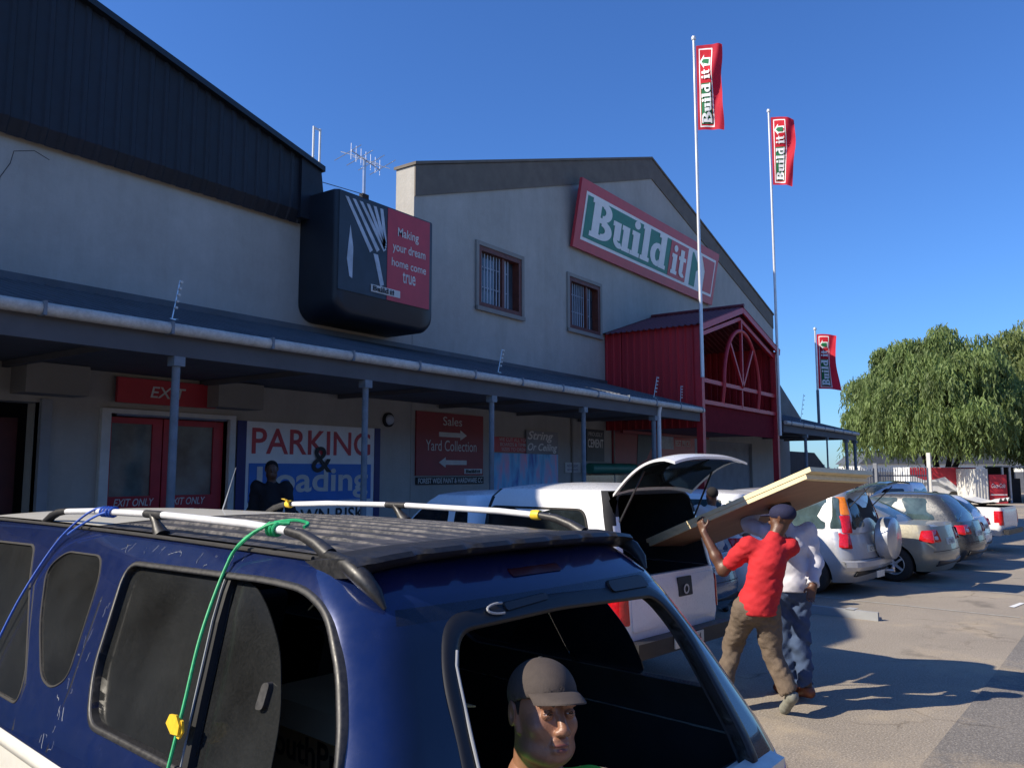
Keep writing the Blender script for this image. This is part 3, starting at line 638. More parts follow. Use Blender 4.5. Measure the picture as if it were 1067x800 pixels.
s = board('notice_board', 16.60, 17.30, 1.92, 2.16, 'offwhite', 'small white notice under the cement sign by the veranda post', cat='notice')
put(s, 'NO CREDIT', 'navy', 16.68, 2.05, .5, .06); put(s, 'NO REFUNDS', 'navy', 16.68, 1.96, .5, .05)
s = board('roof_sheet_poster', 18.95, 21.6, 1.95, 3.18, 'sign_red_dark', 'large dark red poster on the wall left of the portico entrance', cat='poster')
mb = MB(); mb.prism([(20.3, 2.1), (20.9, 2.3), (21.5, 2.9), (21.5, 3.1), (20.4, 3.05)], W-.045, W-.037); child_of(mb.build('picture', 'pic_dark'), s)
s = board('entrance_poster', 21.7, 24.3, 2.35, 3.22, 'sign_red', 'red poster with pale picture panel under the portico', cat='poster')
mb = MB(); mb.box(21.9, 22.7, W-.045, W-.037, 2.6, 3.1); child_of(mb.build('picture', 'pic_light'), s)
put(s, 'BEST PRICES', 'white', 22.85, 2.7, 1.1, .18)
s = empty('shop_counter_canopy', (18.2, 10.2, 1.9), label='green rolled awning above the shop window behind the open canopy lid', cat='awning')
mb = MB(); mb.tube([(17.45, 10.2, 2.02), (19.8, 10.2, 2.02)], .13, 16); child_of(mb.build('rolled_awning', 'green', smooth=True), s)
mb = MB(); mb.box(17.5, 19.7, W-.045, W-.003, .9, 1.85); child_of(mb.build('window_panel', 'window_glass'), s)
# entrance goods: red-white stand under portico
s = board('sales_banner', 22.3, 23.7, .6, 2.0, 'sign_red', 'red and white banner standing beside the portico entrance', cat='banner', y=W-.6)
put(s, 'SALE', 'offwhite', 22.6, 1.2, .8, .4, yy=W-.64)
# wall lamp
s = empty('wall_lamp', (10.46, W, 2.87), label='round bulkhead lamp on the wall between the parking sign and direction sign', cat='lamp')
mb = MB(); mb.lathe([(.0, 0), (.13, 0), (.13, .05), (.10, .06)], (10.62, W-.003, 2.87), (0, -1, 0), 20); child_of(mb.build('base', 'dark', smooth=True), s)
mb = MB(); mb.lathe([(.095, .05), (.085, .09), (.05, .12), (0, .13)], (10.62, W-.003, 2.87), (0, -1, 0), 20); child_of(mb.build('lens', 'pic_light', smooth=True), s)

# ================================================================ ROOF FURNITURE
def fence_bracket(x, y, z0, z1, lean, label):
    r = empty('fence_bracket', (x, y, z0), label=label, cat='bracket', group='electric fence brackets on the veranda roof')
    mb = MB(); mb.tube([(x, y, z0), (x+lean, y, z1)], .007, 6); mb.box(x-.05, x+.05, y-.05, y+.05, z0-.01, z0+.012); child_of(mb.build('stem', 'steel'), r)
    mb = MB()
    for k in range(5): t = .3+.16*k; mb.lathe([(0, 0), (.016, 0), (.016, .03), (0, .035)], (x+lean*t, y-.02, z0+(z1-z0)*t), (0, -1, 0), 8)
    child_of(mb.build('insulator', 'offwhite'), r)
fence_bracket(5.00, 8.2, 3.60, 4.06, .08, 'electric fence bracket on the veranda roof above the exit doors')
fence_bracket(11.0, 8.2, 3.60, 4.02, .12, 'electric fence bracket on the veranda roof below the left gable window')
fence_bracket(16.95, 8.2, 3.60, 4.12, .2, 'electric fence bracket left of the portico side wall')
fence_bracket(18.42, 8.2, 3.60, 4.02, .05, 'electric fence bracket touching the red portico side')
fence_bracket(28.2, 8.2, 3.60, 4.6, .5, 'leaning electric fence bracket on the right veranda')
s = empty('roof_vent_pipes', (10.15, 12, 6.5), label='pair of tall white vent pipes above the dark cladding', cat='pipe')
for x in (10.11, 10.27):
    mb = MB(); mb.tube([(x, 12, 6.2), (x, 12, 8.6)], .022, 8); child_of(mb.build('pipe', 'post_white', smooth=True), s)
mb = MB(); mb.box(10.11, 10.27, 11.99, 12.01, 8.56, 8.59); mb.box(9.9, 10.5, 11.9, 12.1, 6.1, 6.25); child_of(mb.build('strap', 'post_white'), s)
s = empty('tv_aerial', (11.46, 12, 6.4), label='television aerial on a short mast between the vent pipes and the gable', cat='aerial')
mb = MB(); mb.tube([(11.46, 12, 6.3), (11.46, 12, 8.35)], .035, 8); child_of(mb.build('mast', 'steel'), s)
mb = MB(); mb.tube([(10.95, 11.85, 8.36), (12.05, 12.15, 8.36)], .014, 6)
for k in range(7):
    x = 11.0+k*.165; mb.tube([(x+.08, 12-.3, 8.36+(-.12 if k % 2 else .12)), (x-.08, 12.3, 8.36+(.12 if k % 2 else -.12))], .008, 5); mb.tube([(x, 11.9+k*.03, 8.2), (x, 11.9+k*.03, 8.54)], .008, 5)
child_of(mb.build('boom', 'steel'), s)
mb = MB(); mb.tube([(11.46, 12, 7.62), (9.6, 12.1, 7.55)], .008, 5); mb.box(11.38, 11.56, 11.95, 12.05, 7.5, 7.62); child_of(mb.build('stay', 'dark'), s)
s = empty('roof_ventilator', (10.3, 11.4, 6.3), label='small dark louvred roof hood beside the cream parapet end', cat='vent')
mb = MB()
for k in range(4): mb.prism([(10.25+k*.1, 6.86+k*.04), (11.0, 6.78+k*.05), (11.0, 6.82+k*.05), (10.25+k*.1, 6.9+k*.04)], 10.9, 11.5)
mb.box(10.5, 10.95, 11.0, 11.4, 6.2, 6.8); child_of(mb.build('hood', 'post_grey'), s)
mb = MB(); mb.lathe([(0, 0), (.12, 0), (.12, .25), (0, .3)], (11.02, 10.9, 6.62), (0, 0, 1), 12); child_of(mb.build('cowl', 'steel', smooth=True), s)
s = empty('satellite_unit', (11.1, 9.9, 6.41), label='small beige fitting standing on the billboard box top corner', cat='fitting')
mb = MB(); mb.lathe([(0, 0), (.07, 0), (.07, .12), (0, .14)], (10.6, 9.9, 6.41), (0, 0, 1), 10); mb.box(10.35, 10.5, 9.85, 9.95, 6.41, 6.5); child_of(mb.build('body', 'wall_low'), s)

# ================================================================ FLAGS
def flagpole(x, y, z0, zt, lean, fw_, fh, amp, ph, label, curl, base_dark=0):
    r = empty('flagpole', (x, y, z0), label=label, cat='flag', group='red shop flags on poles')
    mb = MB(); mb.tube([(x, y, z0), (x+lean, y, zt)], [.045, .032], 10); pl_ = child_of(mb.build('pole', 'pole', smooth=True), r)
    if base_dark:
        mb = MB(); mb.tube([(x, y, z0-.02), (x+lean*.4, y, z0+base_dark)], .055, 10); child_of(mb.build('pole_sleeve', 'post_grey', smooth=True), r)
    mb = MB(); mb.lathe([(0, -.06), (.05, -.04), (.065, 0), (.05, .05), (0, .07)], (x+lean, y, zt+.05), (0, 0, 1), 12); sub(mb.build('finial', 'pole', smooth=True), pl_)
    ztop = zt-.16; D = Vector((.16, -.987, 0)); Nn = Vector((.987, .16, 0))
    def wf(u, v, n=0):
        # u across (0..1), v down (0..1)
        a = amp*(u**1.2)*math.sin(u*5.5+v*5+ph)+.05*u*math.sin(v*14+ph)+.045*math.sin(u*12+v*8+ph)*u*u
        wdt = fw_*(1-.10*math.sin(v*3.1+ph)**2*u - curl*v*v*.25)
        sag = -.10*u*u-.05*u*math.sin(v*6+ph)
        return Vector((x+lean, y, 0))+D*(.05+u*wdt)+Nn*(a+n)+Vector((0, 0, ztop-v*fh+sag))
    NU, NV = 20, 60; V = [wf(i/NU, j/NV) for j in range(NV+1) for i in range(NU+1)]
    F = [(j*(NU+1)+i, j*(NU+1)+i+1, (j+1)*(NU+1)+i+1, (j+1)*(NU+1)+i) for j in range(NV) for i in range(NU)]
    fl = child_of(mesh_obj('flag', V, F, 'flag_red', smooth=True), r)
    def patch(name, u0, u1, v0, v1, m, n_, nu=8, nv=24, par=fl):
        V = []; F = []
        for sgn in (-1, 1):
            b = len(V); V += [wf(u0+(u1-u0)*i/nu, v0+(v1-v0)*j/nv, sgn*n_) for j in range(nv+1) for i in range(nu+1)]
            F += [(b+j*(nu+1)+i, b+j*(nu+1)+i+1, b+(j+1)*(nu+1)+i+1, b+(j+1)*(nu+1)+i) for j in range(nv) for i in range(nu)]
        return sub(mesh_obj(name, V, F, m, smooth=True), par)
    # stripe: white outline, red upper, green lower
    patch('white_outline', .10, .62, .04, .97, 'white', .004)
    patch('stripe', .135, .585, .055, .955, 'flag_red', .007)
    patch('green_field', .16, .56, .46, .94, 'flag_green', .010)
    # house logo
    for nm_, mm_, n_, pl in (('logo_panel', 'white', .014, [(.56, .255), (.56, .150), (.30, .150), (.30, .115), (.13, .20), (.30, .285), (.30, .255)]), ('logo_roof', 'flag_green', .022, [(.50, .235), (.50, .170), (.28, .170), (.20, .20), (.28, .235)])):
        V = []; F = []; tri = tessellate_polygon([[Vector((p[0], p[1], 0)) for p in pl]])
        for sgn in (-1, 1):
            b_ = len(V); V += [wf(u, v, sgn*n_) for u, v in pl]; F += [tuple(b_+i for i in t) for t in tri]
        sub(mesh_obj(nm_, V, F, mm_), fl)
    for word, v1, v0, in (('it', .415, .305), ('Build', .93, .47)):
        TV, TF = slab_text(word)
        # subdivide big triangles lightly by using many segments is not needed at this size
        V = []; F = []
        for sgn in (-1, 1):
            b = len(V)
            for t in TV: V.append(wf(.54-.36*(1-t[1])*1.0 if False else .18+.36*(1-t[1]), v1-(v1-v0)*t[0], sgn*(.034+t[2]*.5)))
            F += [tuple(b+i for i in f) for f in TF]
        o = mesh_obj('lettering', V, F, 'white'); 
        bm = bmesh.new(); bm.from_mesh(o.data); bmesh.ops.subdivide_edges(bm, edges=bm.edges, cuts=3, use_grid_fill=True); bm.to_mesh(o.data); bm.free()
        sub(o, fl)
    return r
flagpole(18.52, 7.66, 4.2, 12.72, -.02, .66, 2.2, .07, .4, 'tallest looking flagpole with the leftmost flag, fixed to the near portico corner', .1)
flagpole(24.28, 7.66, 3.0, 12.95, -.03, .72, 2.15, .08, 1.9, 'flagpole at the far portico corner, second flag from the left', .5)
flagpole(32.7, 8.8, 3.6, 7.45, -.05, .72, 2.15, .08, 3.2, 'short flagpole behind the right veranda carrying the lowest flag', -.6, base_dark=1.5)
mb = None
# ================================================================ VEHICLES
class Surf:
    """a car body level by level: rounded rectangles with bowed sides; x half width, y rear to front"""
    def __init__(s, st, bs=.05, br=.05, bf=.10):
        st = sorted(st); s.z = [a[0] for a in st]; s.w = [a[1] for a in st]; s.yr = [a[2] for a in st]; s.yf = [a[3] for a in st]; s.r = [a[4] for a in st]
        s.bs, s.br, s.bf = bs, br, bf
    def at(s, z): return tuple(float(np.interp(z, s.z, q)) for q in (s.w, s.yr, s.yf, s.r))
    def bow(s, x, y, w_, yr, yf):
        ym = (yr+yf)/2; t = max(-1, min(1, (y-ym)/((yf-yr)/2))); u = min(1, abs(x)/w_)
        yy = y+(s.br*u*u*abs(t)**4 if t < 0 else -s.bf*u*u*abs(t)**4)
        return x*(1-s.bs*t*t*(1 if t > 0 else .6)), yy
    def ring(s, z, scale=1, nz=None, N=14, A=8):
        w_, yr, yf, r_ = s.at(z); P = []
        def seg(a, b, n): 
            for k in range(n): P.append((a[0]+(b[0]-a[0])*k/n, a[1]+(b[1]-a[1])*k/n))
        def arc(cx_, cy_, a0):
            for k in range(A): a = R(a0+90*k/A); P.append((cx_+r_*math.cos(a), cy_+r_*math.sin(a)))
        arc(w_-r_, yr+r_, -90); seg((w_, yr+r_), (w_, yf-r_), N); arc(w_-r_, yf-r_, 0); seg((w_-r_, yf), (-w_+r_, yf), N//2)
        arc(-w_+r_, yf-r_, 90); seg((-w_, yf-r_), (-w_, yr+r_), N); arc(-w_+r_, yr+r_, 180); seg((-w_+r_, yr), (w_-r_, yr), N//2)
        ym = (yr+yf)/2; out = []
        for x, y in P:
            X, Y = s.bow(x, y, w_, yr, yf); out.append((X*scale, ym+(Y-ym)*scale))
        return out
    def side(s, y, z):
        w_, yr, yf, r_ = s.at(z); b = w_
        if y < yr+r_: d = min(r_, yr+r_-y); b = w_-r_+math.sqrt(max(0, r_*r_-d*d))
        if y > yf-r_: d = min(r_, y-yf+r_); b = w_-r_+math.sqrt(max(0, r_*r_-d*d))
        return s.bow(b, y, w_, yr, yf)[0]
    def end(s, x, z, rear=True):
        w_, yr, yf, r_ = s.at(z); u = min(abs(x), w_-.002); d = max(0, u-(w_-r_)); q = r_-math.sqrt(max(0, r_*r_-d*d))
        return yr+q+s.br*(u/w_)**2 if rear else yf-q-s.bf*(u/w_)**2
    def pt(s, face, u, z, off=0):
        if face == 'L': return (-s.side(u, z)-off, u, z)
        if face == 'R': return (s.side(u, z)+off, u, z)
        if face == 'B': return (u, s.end(u, z)-off, z)
        return (u, s.end(u, z, False)+off, z)
    def shell(s, zs, deck=None, cap=0.0, capn=(.97, .92, .82, .65, .4, .15), N=14, A=8):
        z0, z1 = zs[0], zs[-1]; V = []; 
        for z in zs:
            for x, y in s.ring(z, N=N, A=A):
                zz = z if not deck else z0+(z-z0)*(deck(y)-z0)/(z1-z0)
                V.append((x, y, zz))
        n = len(s.ring(z1, N=N, A=A)); L = len(zs)
        for sc in capn:
            for x, y in s.ring(z1, sc, N=N, A=A):
                zz = (z1 if not deck else deck(y))+cap*(1-sc**2.6); V.append((x, y, zz))
        L += len(capn); F = []
        for i in range(L-1):
            for k in range(n): a = i*n+k; b = i*n+(k+1) % n; F.append((a, b, b+n, a+n))
        F.append(tuple(range(n-1, -1, -1))); F.append(tuple((L-1)*n+k for k in range(n)))
        return V, F
def decal(sf, face, poly, off=.004, thick=.01, rings=(1, .985, .8, .55, .28), name='pane', m='glass_dark', parent=None, edge=True):
    cx_ = sum(p[0] for p in poly)/len(poly); cz_ = sum(p[1] for p in poly)/len(poly); V = []; n = len(poly)
    seq = [(1, -thick)]+[(q, 0) for q in rings] if edge else [(q, 0) for q in rings]
    for sc, o_ in seq:
        for u, z in poly: V.append(sf.pt(face, cx_+(u-cx_)*sc, cz_+(z-cz_)*sc, off+o_))
    F = []
    for i in range(len(seq)-1):
        for k in range(n): a = i*n+k; b = i*n+(k+1) % n; F.append((a, b, b+n, a+n))
    F.append(tuple((len(seq)-1)*n+k for k in range(n)))
    o = mesh_obj(name, V, F, m, parent, smooth=True)
    bm = bmesh.new(); bm.from_mesh(o.data); bmesh.ops.recalc_face_normals(bm, faces=bm.faces); bm.to_mesh(o.data); bm.free()
    autosmooth(o, 35); return o
def frame(sf, face, poly, wd, off=.012, thick=.02, name='seal', m='rubber', parent=None):
    cx_ = sum(p[0] for p in poly)/len(poly); cz_ = sum(p[1] for p in poly)/len(poly); n = len(poly)
    # outward normals in the outline's own plane
    def offs(d):
        out = []
        for i in range(n):
            a = Vector(poly[i-1]); b = Vector(poly[(i+1) % n]); t = (b-a); 
            if t.length < 1e-6: t = Vector((1, 0))
            t.normalize(); nn = Vector((t.y, -t.x)); p = Vector(poly[i])
            if nn.dot(p-Vector((cx_, cz_))) < 0: nn = -nn
            q = p+nn*d; out.append((q.x, q.y))
        return out
    seq = [(0, off-thick), (0, off*.7), (wd*.3, off), (wd*.7, off), (wd, off*.6), (wd, off-thick)]
    V = []
    for d, o_ in seq:
        for u, z in offs(d): V.append(sf.pt(face, u, z, o_))
    F = []
    for i in range(len(seq)-1):
        for k in range(n): a = i*n+k; b = i*n+(k+1) % n; F.append((a, b, b+n, a+n))
    o = mesh_obj(name, V, F, m, parent, smooth=True)
    bm = bmesh.new(); bm.from_mesh(o.data); bmesh.ops.recalc_face_normals(bm, faces=bm.faces); bm.to_mesh(o.data); bm.free()
    return o
def boolean(o, cutters, op='DIFFERENCE'):
    for c in cutters:
        md = o.modifiers.new('b', 'BOOLEAN'); md.object = c; md.operation = op; md.solver = 'EXACT'
    dg = bpy.context.evaluated_depsgraph_get(); me = bpy.data.meshes.new_from_object(o.evaluated_get(dg))
    o.modifiers.clear(); o.data = me
    for c in cutters: bpy.data.objects.remove(c)
    return o
def wheel(root, x, y, rad, side, wd=.2, rim='alu', steel=False):
    prof = [(rad*.60, -wd/2), (rad*.88, -wd/2), (rad*.97, -wd*.40), (rad, -wd*.25), (rad, wd*.25), (rad*.97, wd*.40), (rad*.88, wd/2), (rad*.60, wd/2), (rad*.58, 0)]
    mb = MB(); mb.lathe(prof, (x, y, rad), (side, 0, 0), 36); t = mb.build('wheel', 'rubber', root, smooth=True)
    mb = MB(); mb.lathe([(rad*.60, wd*.44), (rad*.56, wd*.46), (rad*.53, wd*.2), (rad*.5, -wd*.3)], (x, y, rad), (side, 0, 0), 30)
    mb.lathe([(0, wd*.36), (rad*.12, wd*.36), (rad*.14, wd*.28), (rad*.14, wd*.1)], (x, y, rad), (side, 0, 0), 20)
    n = 5 if not steel else 8
    for k in range(n):
        a = 2*math.pi*k/n; c0 = (x+side*wd*.30, y+math.cos(a)*rad*.10, rad+math.sin(a)*rad*.10); c1 = (x+side*wd*.34, y+math.cos(a)*rad*.56, rad+math.sin(a)*rad*.56)
        mb.beam(c0, c1, rad*.17, rad*.10)
    rm = mb.build('rim', rim, t, smooth=True); 
    mb = MB(); mb.lathe([(0, -wd*.1), (rad*.5, -wd*.1)], (x, y, rad), (side, 0, 0), 20); mb.build('brake_disc', 'dark', t)
    return t
def lower_body(root, sf, z0, z1, deck, wheels, rad, m, name='body', cap=.03, inside=None):
    zs = [z0+(z1-z0)*k/10 for k in range(11)]
    V, F = sf.shell(zs, deck, cap)
    o = mesh_obj(name, V, F, [m, 'dark']); 
    cut = []
    for wy in wheels:
        mb = MB(); mb.lathe([(0, -1.2), (rad+.055, -1.2), (rad+.055, 1.2), (0, 1.2)], (0, wy, rad), (1, 0, 0), 40); c = mb.build('cut', 'dark'); cut.append(c)
    if inside: mb = MB(); mb.box(*inside); cut.append(mb.build('cut', 'dark'))
    boolean(o, cut); o.parent = root
    wmax = max(sf.w); me = o.data; mi = []
    for p in me.polygons:
        c = p.center; near = any(math.hypot(c.y-wy, c.z-rad) < rad+.07 for wy in wheels) and abs(c.x) < wmax-.04 and c.z < z1-.08 and abs(p.normal.x) < .8
        ins = inside and inside[0]-.01 < c.x < inside[1]+.01 and inside[2]-.01 < c.y < inside[3]+.01 and c.z > inside[4]-.01
        mi.append(1 if near or ins or p.normal.z < -.8 else 0)
    me.polygons.foreach_set('material_index', mi)
    me.polygons.foreach_set('use_smooth', [True]*len(me.polygons)); autosmooth(o, 32)
    return o
def axle_block(root, w_, y0, y1, z=.3):
    mb = MB(); mb.box(-w_, w_, y0, y1, z-.08, z+.10); mb.tube([(-w_-.1, y0+.5, .30), (w_+.1, y0+.5, .30)], .05, 8); return mb.build('chassis', 'dark', root)
def text_on(root, txt, m, org, w_, h_, parent=None, **k):
    return lettering(parent or root, txt, m, org, (1, 0, 0), (0, 0, 1), w_, h_, **k)
def car_root(name, cx_, yrear, th, label, cat, group='vehicles parked nose in to the shop'):
    p = P2(cx_, yrear); return empty(name, p, R(th-90), label=label, cat=cat, group=group)

# ---------------------------------------------------------------- generic closed car
def car(name, cx_, yr, th, label, cat, L, wid, H_, paint, style, glass='glass_dark', rim='alu', belt=.92, gy=(.35, 3.1), rr=None, plate='CF 128', hatch=None, lamp=True, roofrack=False):
    root = car_root(name, cx_, yr, th, label, cat)
    hw = wid/2; rad = .31
    lo = Surf([(.20, hw-.10, .12, L-.15, .28), (.34, hw-.02, .02, L-.03, .26), (.48, hw, 0, L, .24), (.62, hw, .03, L-.02, .22), (.80, hw-.012, .07, L-.10, .2), (belt, hw-.05, .12, L-.25, .2)], bs=.06, br=.10, bf=.16)
    g0, g1 = gy
    if style == 'sedan': deck = lambda y: belt+.03-.0*y+(-.03 if y < .2 else 0)-(.14*max(0, (y-g1)/(L-g1))**1.6 if y > g1 else 0)
    else: deck = lambda y: belt-(.16*max(0, (y-g1)/(L-g1))**1.6 if y > g1 else 0)
    wy = (.78, L-.88)
    body = lower_body(root, lo, .20, belt, deck, wy, rad, paint)
    dz = H_-belt; sl = {'sedan': (g0, g0+.75), 'hatch': (g0, g0+.42), 'wagon': (g0, g0+.16)}[style]
    up = Surf([(belt-.03, hw-.075, sl[0], g1, .14), (belt+dz*.30, hw-.12, sl[0]+(sl[1]-sl[0])*.22, g1-.32, .16), (belt+dz*.62, hw-.185, sl[0]+(sl[1]-sl[0])*.58, g1-.66, .18), (belt+dz*.82, hw-.235, sl[0]+(sl[1]-sl[0])*.86, g1-.88, .2), (belt+dz*.92, hw-.28, sl[1], g1-1.02, .2)], bs=.05, br=.08, bf=.12)
    zt = belt+dz*.92; V, F = up.shell([belt-.03+(zt-belt+.03)*k/10 for k in range(11)], None, H_-zt)
    cab = mesh_obj('cabin', V, F, paint, root, smooth=True); autosmooth(cab, 50)
    z0, z1 = belt+.03, belt+dz*.80
    s0 = lambda z: np.interp(z, up.z, up.yr); f0 = lambda z: np.interp(z, up.z, up.yf)
    yc = (sl[1]+g1-.9)/2
    for face in 'LR':
        A_ = roundpoly([(yc+.05, z0), (f0(z0)-.30, z0), (f0(z1)-.16, z1), (yc+.05, z1)], .04); Bp = roundpoly([(s0(z0)+.42, z0), (yc-.04, z0), (yc-.04, z1), (s0(z1)+.30, z1)], .05)
        for q in (A_, Bp): decal(up, face, q, name='side_window', m=glass, parent=root)
        if style == 'wagon':
            decal(up, face, roundpoly([(s0(z0)+.16, z0+.02), (s0(z0)+.34, z0+.01), (s0(z1)+.22, z1), (s0(z1)+.12, z1-.02)], .03), name='quarter_window', m=glass, parent=root)
        for yy in (yc-.35, yc+.75):
            mb = MB(); x = lo.side(yy, belt-.10)*(1 if face == 'R' else -1); mb.box(x-.012, x+.02 if face == 'R' else x+.012, yy-.08, yy+.08, belt-.115, belt-.085) if face == 'R' else mb.box(x-.02, x+.012, yy-.08, yy+.08, belt-.115, belt-.085)
            mb.build('door_handle', paint, root)
        # mirror
        sx = 1 if face == 'R' else -1; x = up.side(g1-.55, belt+.1)*sx
        mb = MB(); V2 = []
        mb.lathe([(0, -.05), (.07, -.04), (.09, 0), (.08, .04), (0, .05)], (x+sx*.13, g1-.45, belt+.10), (0, 1, 0), 12); mb.beam((x, g1-.45, belt+.03), (x+sx*.1, g1-.45, belt+.08), .04, .04); mb.build('mirror', paint, root, smooth=True)
    zb0, zb1 = (belt+.04, belt+dz*.82)
    wb = np.interp(zb0, up.z, up.w)-.14; wt = np.interp(zb1, up.z, up.w)-.14
    if not hatch: decal(up, 'B', roundpoly([(-wb, zb0), (wb, zb0), (wt, zb1), (-wt, zb1)], .07), name='rear_window', m=glass, parent=root)
    wb = np.interp(zb0, up.z, up.w)-.08; decal(up, 'F', roundpoly([(-wb, belt+.02), (wb, belt+.02), (wt, zb1), (-wt, zb1)], .07), name='windscreen', m=glass, parent=root)
    for f in 'LR':
        for yy in (yc-.62, yc+.20, yc+1.02):
            mb = MB(); mb.tube([lo.pt(f, yy+.03*math.sin(z*3), z, -.001) for z in np.linspace(.34, belt-.02, 8)], .0045, 4); mb.build('shut_line', 'dark', root)
        mb = MB(); mb.tube([lo.pt(f, y, .27, .002) for y in np.linspace(1.25, L-1.35, 12)], .03, 6); mb.build('sill', 'plastic', root)
    mb = MB(); mb.tube([lo.pt('B', x, .56, .0) for x in np.linspace(-hw+.12, hw-.12, 14)], .005, 4); mb.build('bumper_seam', 'dark', root)
    # bumper line, plate, lamps
    mb = MB(); 
    decal(lo, 'B', roundpoly([(-hw+.2, .30), (hw-.2, .30), (hw-.22, .40), (-hw+.22, .40)], .03), off=.012, thick=.02, name='lower_grille', m='plastic', parent=root)
    pl_ = decal(lo, 'B', rect(-.22, .22, .66, .77), off=.012, thick=.02, name='number_plate', m='plate', parent=root)
    text_on(root, plate, 'ink', (-.17, lo.end(0, .7)-.016, .68), .34, .07, parent=pl_)
    if lamp:
        for sx in (-1, 1):
            if style == 'wagon':
                q = [(sx*(hw-.16), .70), (sx*(hw-.035), .70), (sx*(hw-.04), belt), (sx*(hw-.17), belt)]
            else: q = [(sx*(hw-.40), .72), (sx*(hw-.07), .70), (sx*(hw-.10), belt-.06), (sx*(hw-.36), belt-.05)]
            t = decal(lo, 'B', roundpoly(q, .03), off=.012, thick=.02, name='tail_lamp', m='lamp_red', parent=root)
            cx2 = sum(a[0] for a in q)/4; decal(lo, 'B', roundpoly([(cx2-.05, .76), (cx2+.06, .76), (cx2+.06, .82), (cx2-.05, .82)], .02), off=.02, thick=.01, name='reverse_lamp', m='lamp_clear', parent=t)
            decal(lo, 'R' if sx > 0 else 'L', roundpoly([(.10, .71), (.34, .74), (.30, belt-.06), (.14, belt-.06)], .03), off=.008, thick=.015, name='tail_lamp', m='lamp_red', parent=root)
            decal(lo, 'F', roundpoly([(sx*(hw-.42), .58), (sx*(hw-.10), .60), (sx*(hw-.14), .74), (sx*(hw-.40), .70)], .03), off=.01, thick=.02, name='headlight', m='lamp_clear', parent=root)
    for sx in (-1, 1):
        for y in wy: wheel(root, sx*(hw-.13), y, rad, sx, rim=rim)
    axle_block(root, hw-.3, .5, L-.4)
    return root, lo, up
# ---------------------------------------------------------------- the blue off-roader in the foreground
SC, SY, STH = 1.86, 1.2, 83
suv = empty('suv', P2(SC, SY), R(STH-90), label='dusty dark blue and white off-roader in the foreground with roof rails and open rear window', cat='suv', group=None)
def sy(y): return y-SY
RZ = [(1.02, .885, 1.20, 6.05, .16), (1.12, .862, 1.25, 5.88, .16), (1.34, .780, 1.38, 5.58, .155), (1.53, .705, 1.51, 5.32, .15), (1.62, .662, 1.58, 5.18, .15), (1.675, .630, 1.655, 5.08, .17), (1.715, .585, 1.72, 4.98, .16)]
up = Surf([(z, a, sy(r0), sy(f0), q) for z, a, r0, f0, q in RZ], bs=.03, br=.04, bf=.12)
V, F = up.shell([1.02+.695*k/20 for k in range(21)], None, .028, capn=(.985, .95, .88, .75, .55, .3, .1), N=26, A=12)
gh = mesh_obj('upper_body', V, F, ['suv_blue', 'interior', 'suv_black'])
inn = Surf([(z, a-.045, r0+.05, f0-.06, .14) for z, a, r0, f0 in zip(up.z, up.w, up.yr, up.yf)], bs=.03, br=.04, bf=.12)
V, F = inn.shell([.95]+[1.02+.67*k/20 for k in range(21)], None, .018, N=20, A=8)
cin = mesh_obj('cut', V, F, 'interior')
big = roundpoly([(sy(1.475), 1.195), (sy(2.70), 1.190), (sy(2.80), 1.31), (sy(2.90), 1.630), (sy(2.05), 1.645), (sy(1.86), 1.640), (sy(1.73), 1.60), (sy(1.62), 1.50), (sy(1.53), 1.36)], .06, 6)
oval = roundpoly([(sy(2.98), 1.27), (sy(3.07), 1.225), (sy(3.19), 1.24), (sy(3.42), 1.40), (sy(3.59), 1.57), (sy(3.49), 1.635), (sy(3.15), 1.64), (sy(3.06), 1.55)], .07, 6)
frontw = roundpoly([(sy(3.30), 1.14), (sy(4.95), 1.13), (sy(4.72), 1.45), (sy(4.52), 1.62), (sy(3.87), 1.635), (sy(3.72), 1.52), (sy(3.34), 1.23)], .05, 6)
def cutx(poly, x0, x1):
    mb = MB(); mb.prism(poly, x0, x1, plane='yz'); return mb.build('cut', 'dark')
cuts = [cin]
for x0, x1 in ((-1.2, -.3), (.3, 1.2)):
    for pl_ in (big, oval, frontw): cuts.append(cutx(pl_, x0, x1))
ropen = roundpoly([(-.56, .90), (.56, .90), (.575, 1.12), (.555, 1.44), (.50, 1.535), (.0, 1.555), (-.40, 1.545), (-.46, 1.45), (-.535, 1.12)], .05, 6)
mb = MB(); mb.prism(ropen, sy(.8), sy(2.3), plane='xz'); cuts.append(mb.build('cut', 'dark'))
fwin = roundpoly([(-.70, 1.08), (.70, 1.08), (.54, 1.62), (-.54, 1.62)], .08, 5)
mb = MB(); mb.prism(fwin, sy(4.4), sy(6.4), plane='xz'); cuts.append(mb.build('cut', 'dark'))
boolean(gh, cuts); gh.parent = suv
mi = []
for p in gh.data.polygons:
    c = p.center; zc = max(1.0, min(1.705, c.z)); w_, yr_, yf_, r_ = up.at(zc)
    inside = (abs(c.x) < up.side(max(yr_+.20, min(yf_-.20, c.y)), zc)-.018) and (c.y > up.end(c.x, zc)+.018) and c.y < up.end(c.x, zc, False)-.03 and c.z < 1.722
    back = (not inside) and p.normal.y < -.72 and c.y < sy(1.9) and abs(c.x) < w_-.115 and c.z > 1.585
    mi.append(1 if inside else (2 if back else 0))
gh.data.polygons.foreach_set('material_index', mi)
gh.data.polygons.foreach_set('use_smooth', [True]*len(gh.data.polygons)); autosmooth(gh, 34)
lo = Surf([(.42, .80, sy(1.22), sy(6.35), .2), (.54, .88, sy(1.10), sy(6.42), .2), (.72, .905, sy(1.08), sy(6.42), .20), (.92, .905, sy(1.14), sy(6.35), .20), (1.045, .89, sy(1.20), sy(6.22), .20)], bs=.035, br=.04, bf=.14)
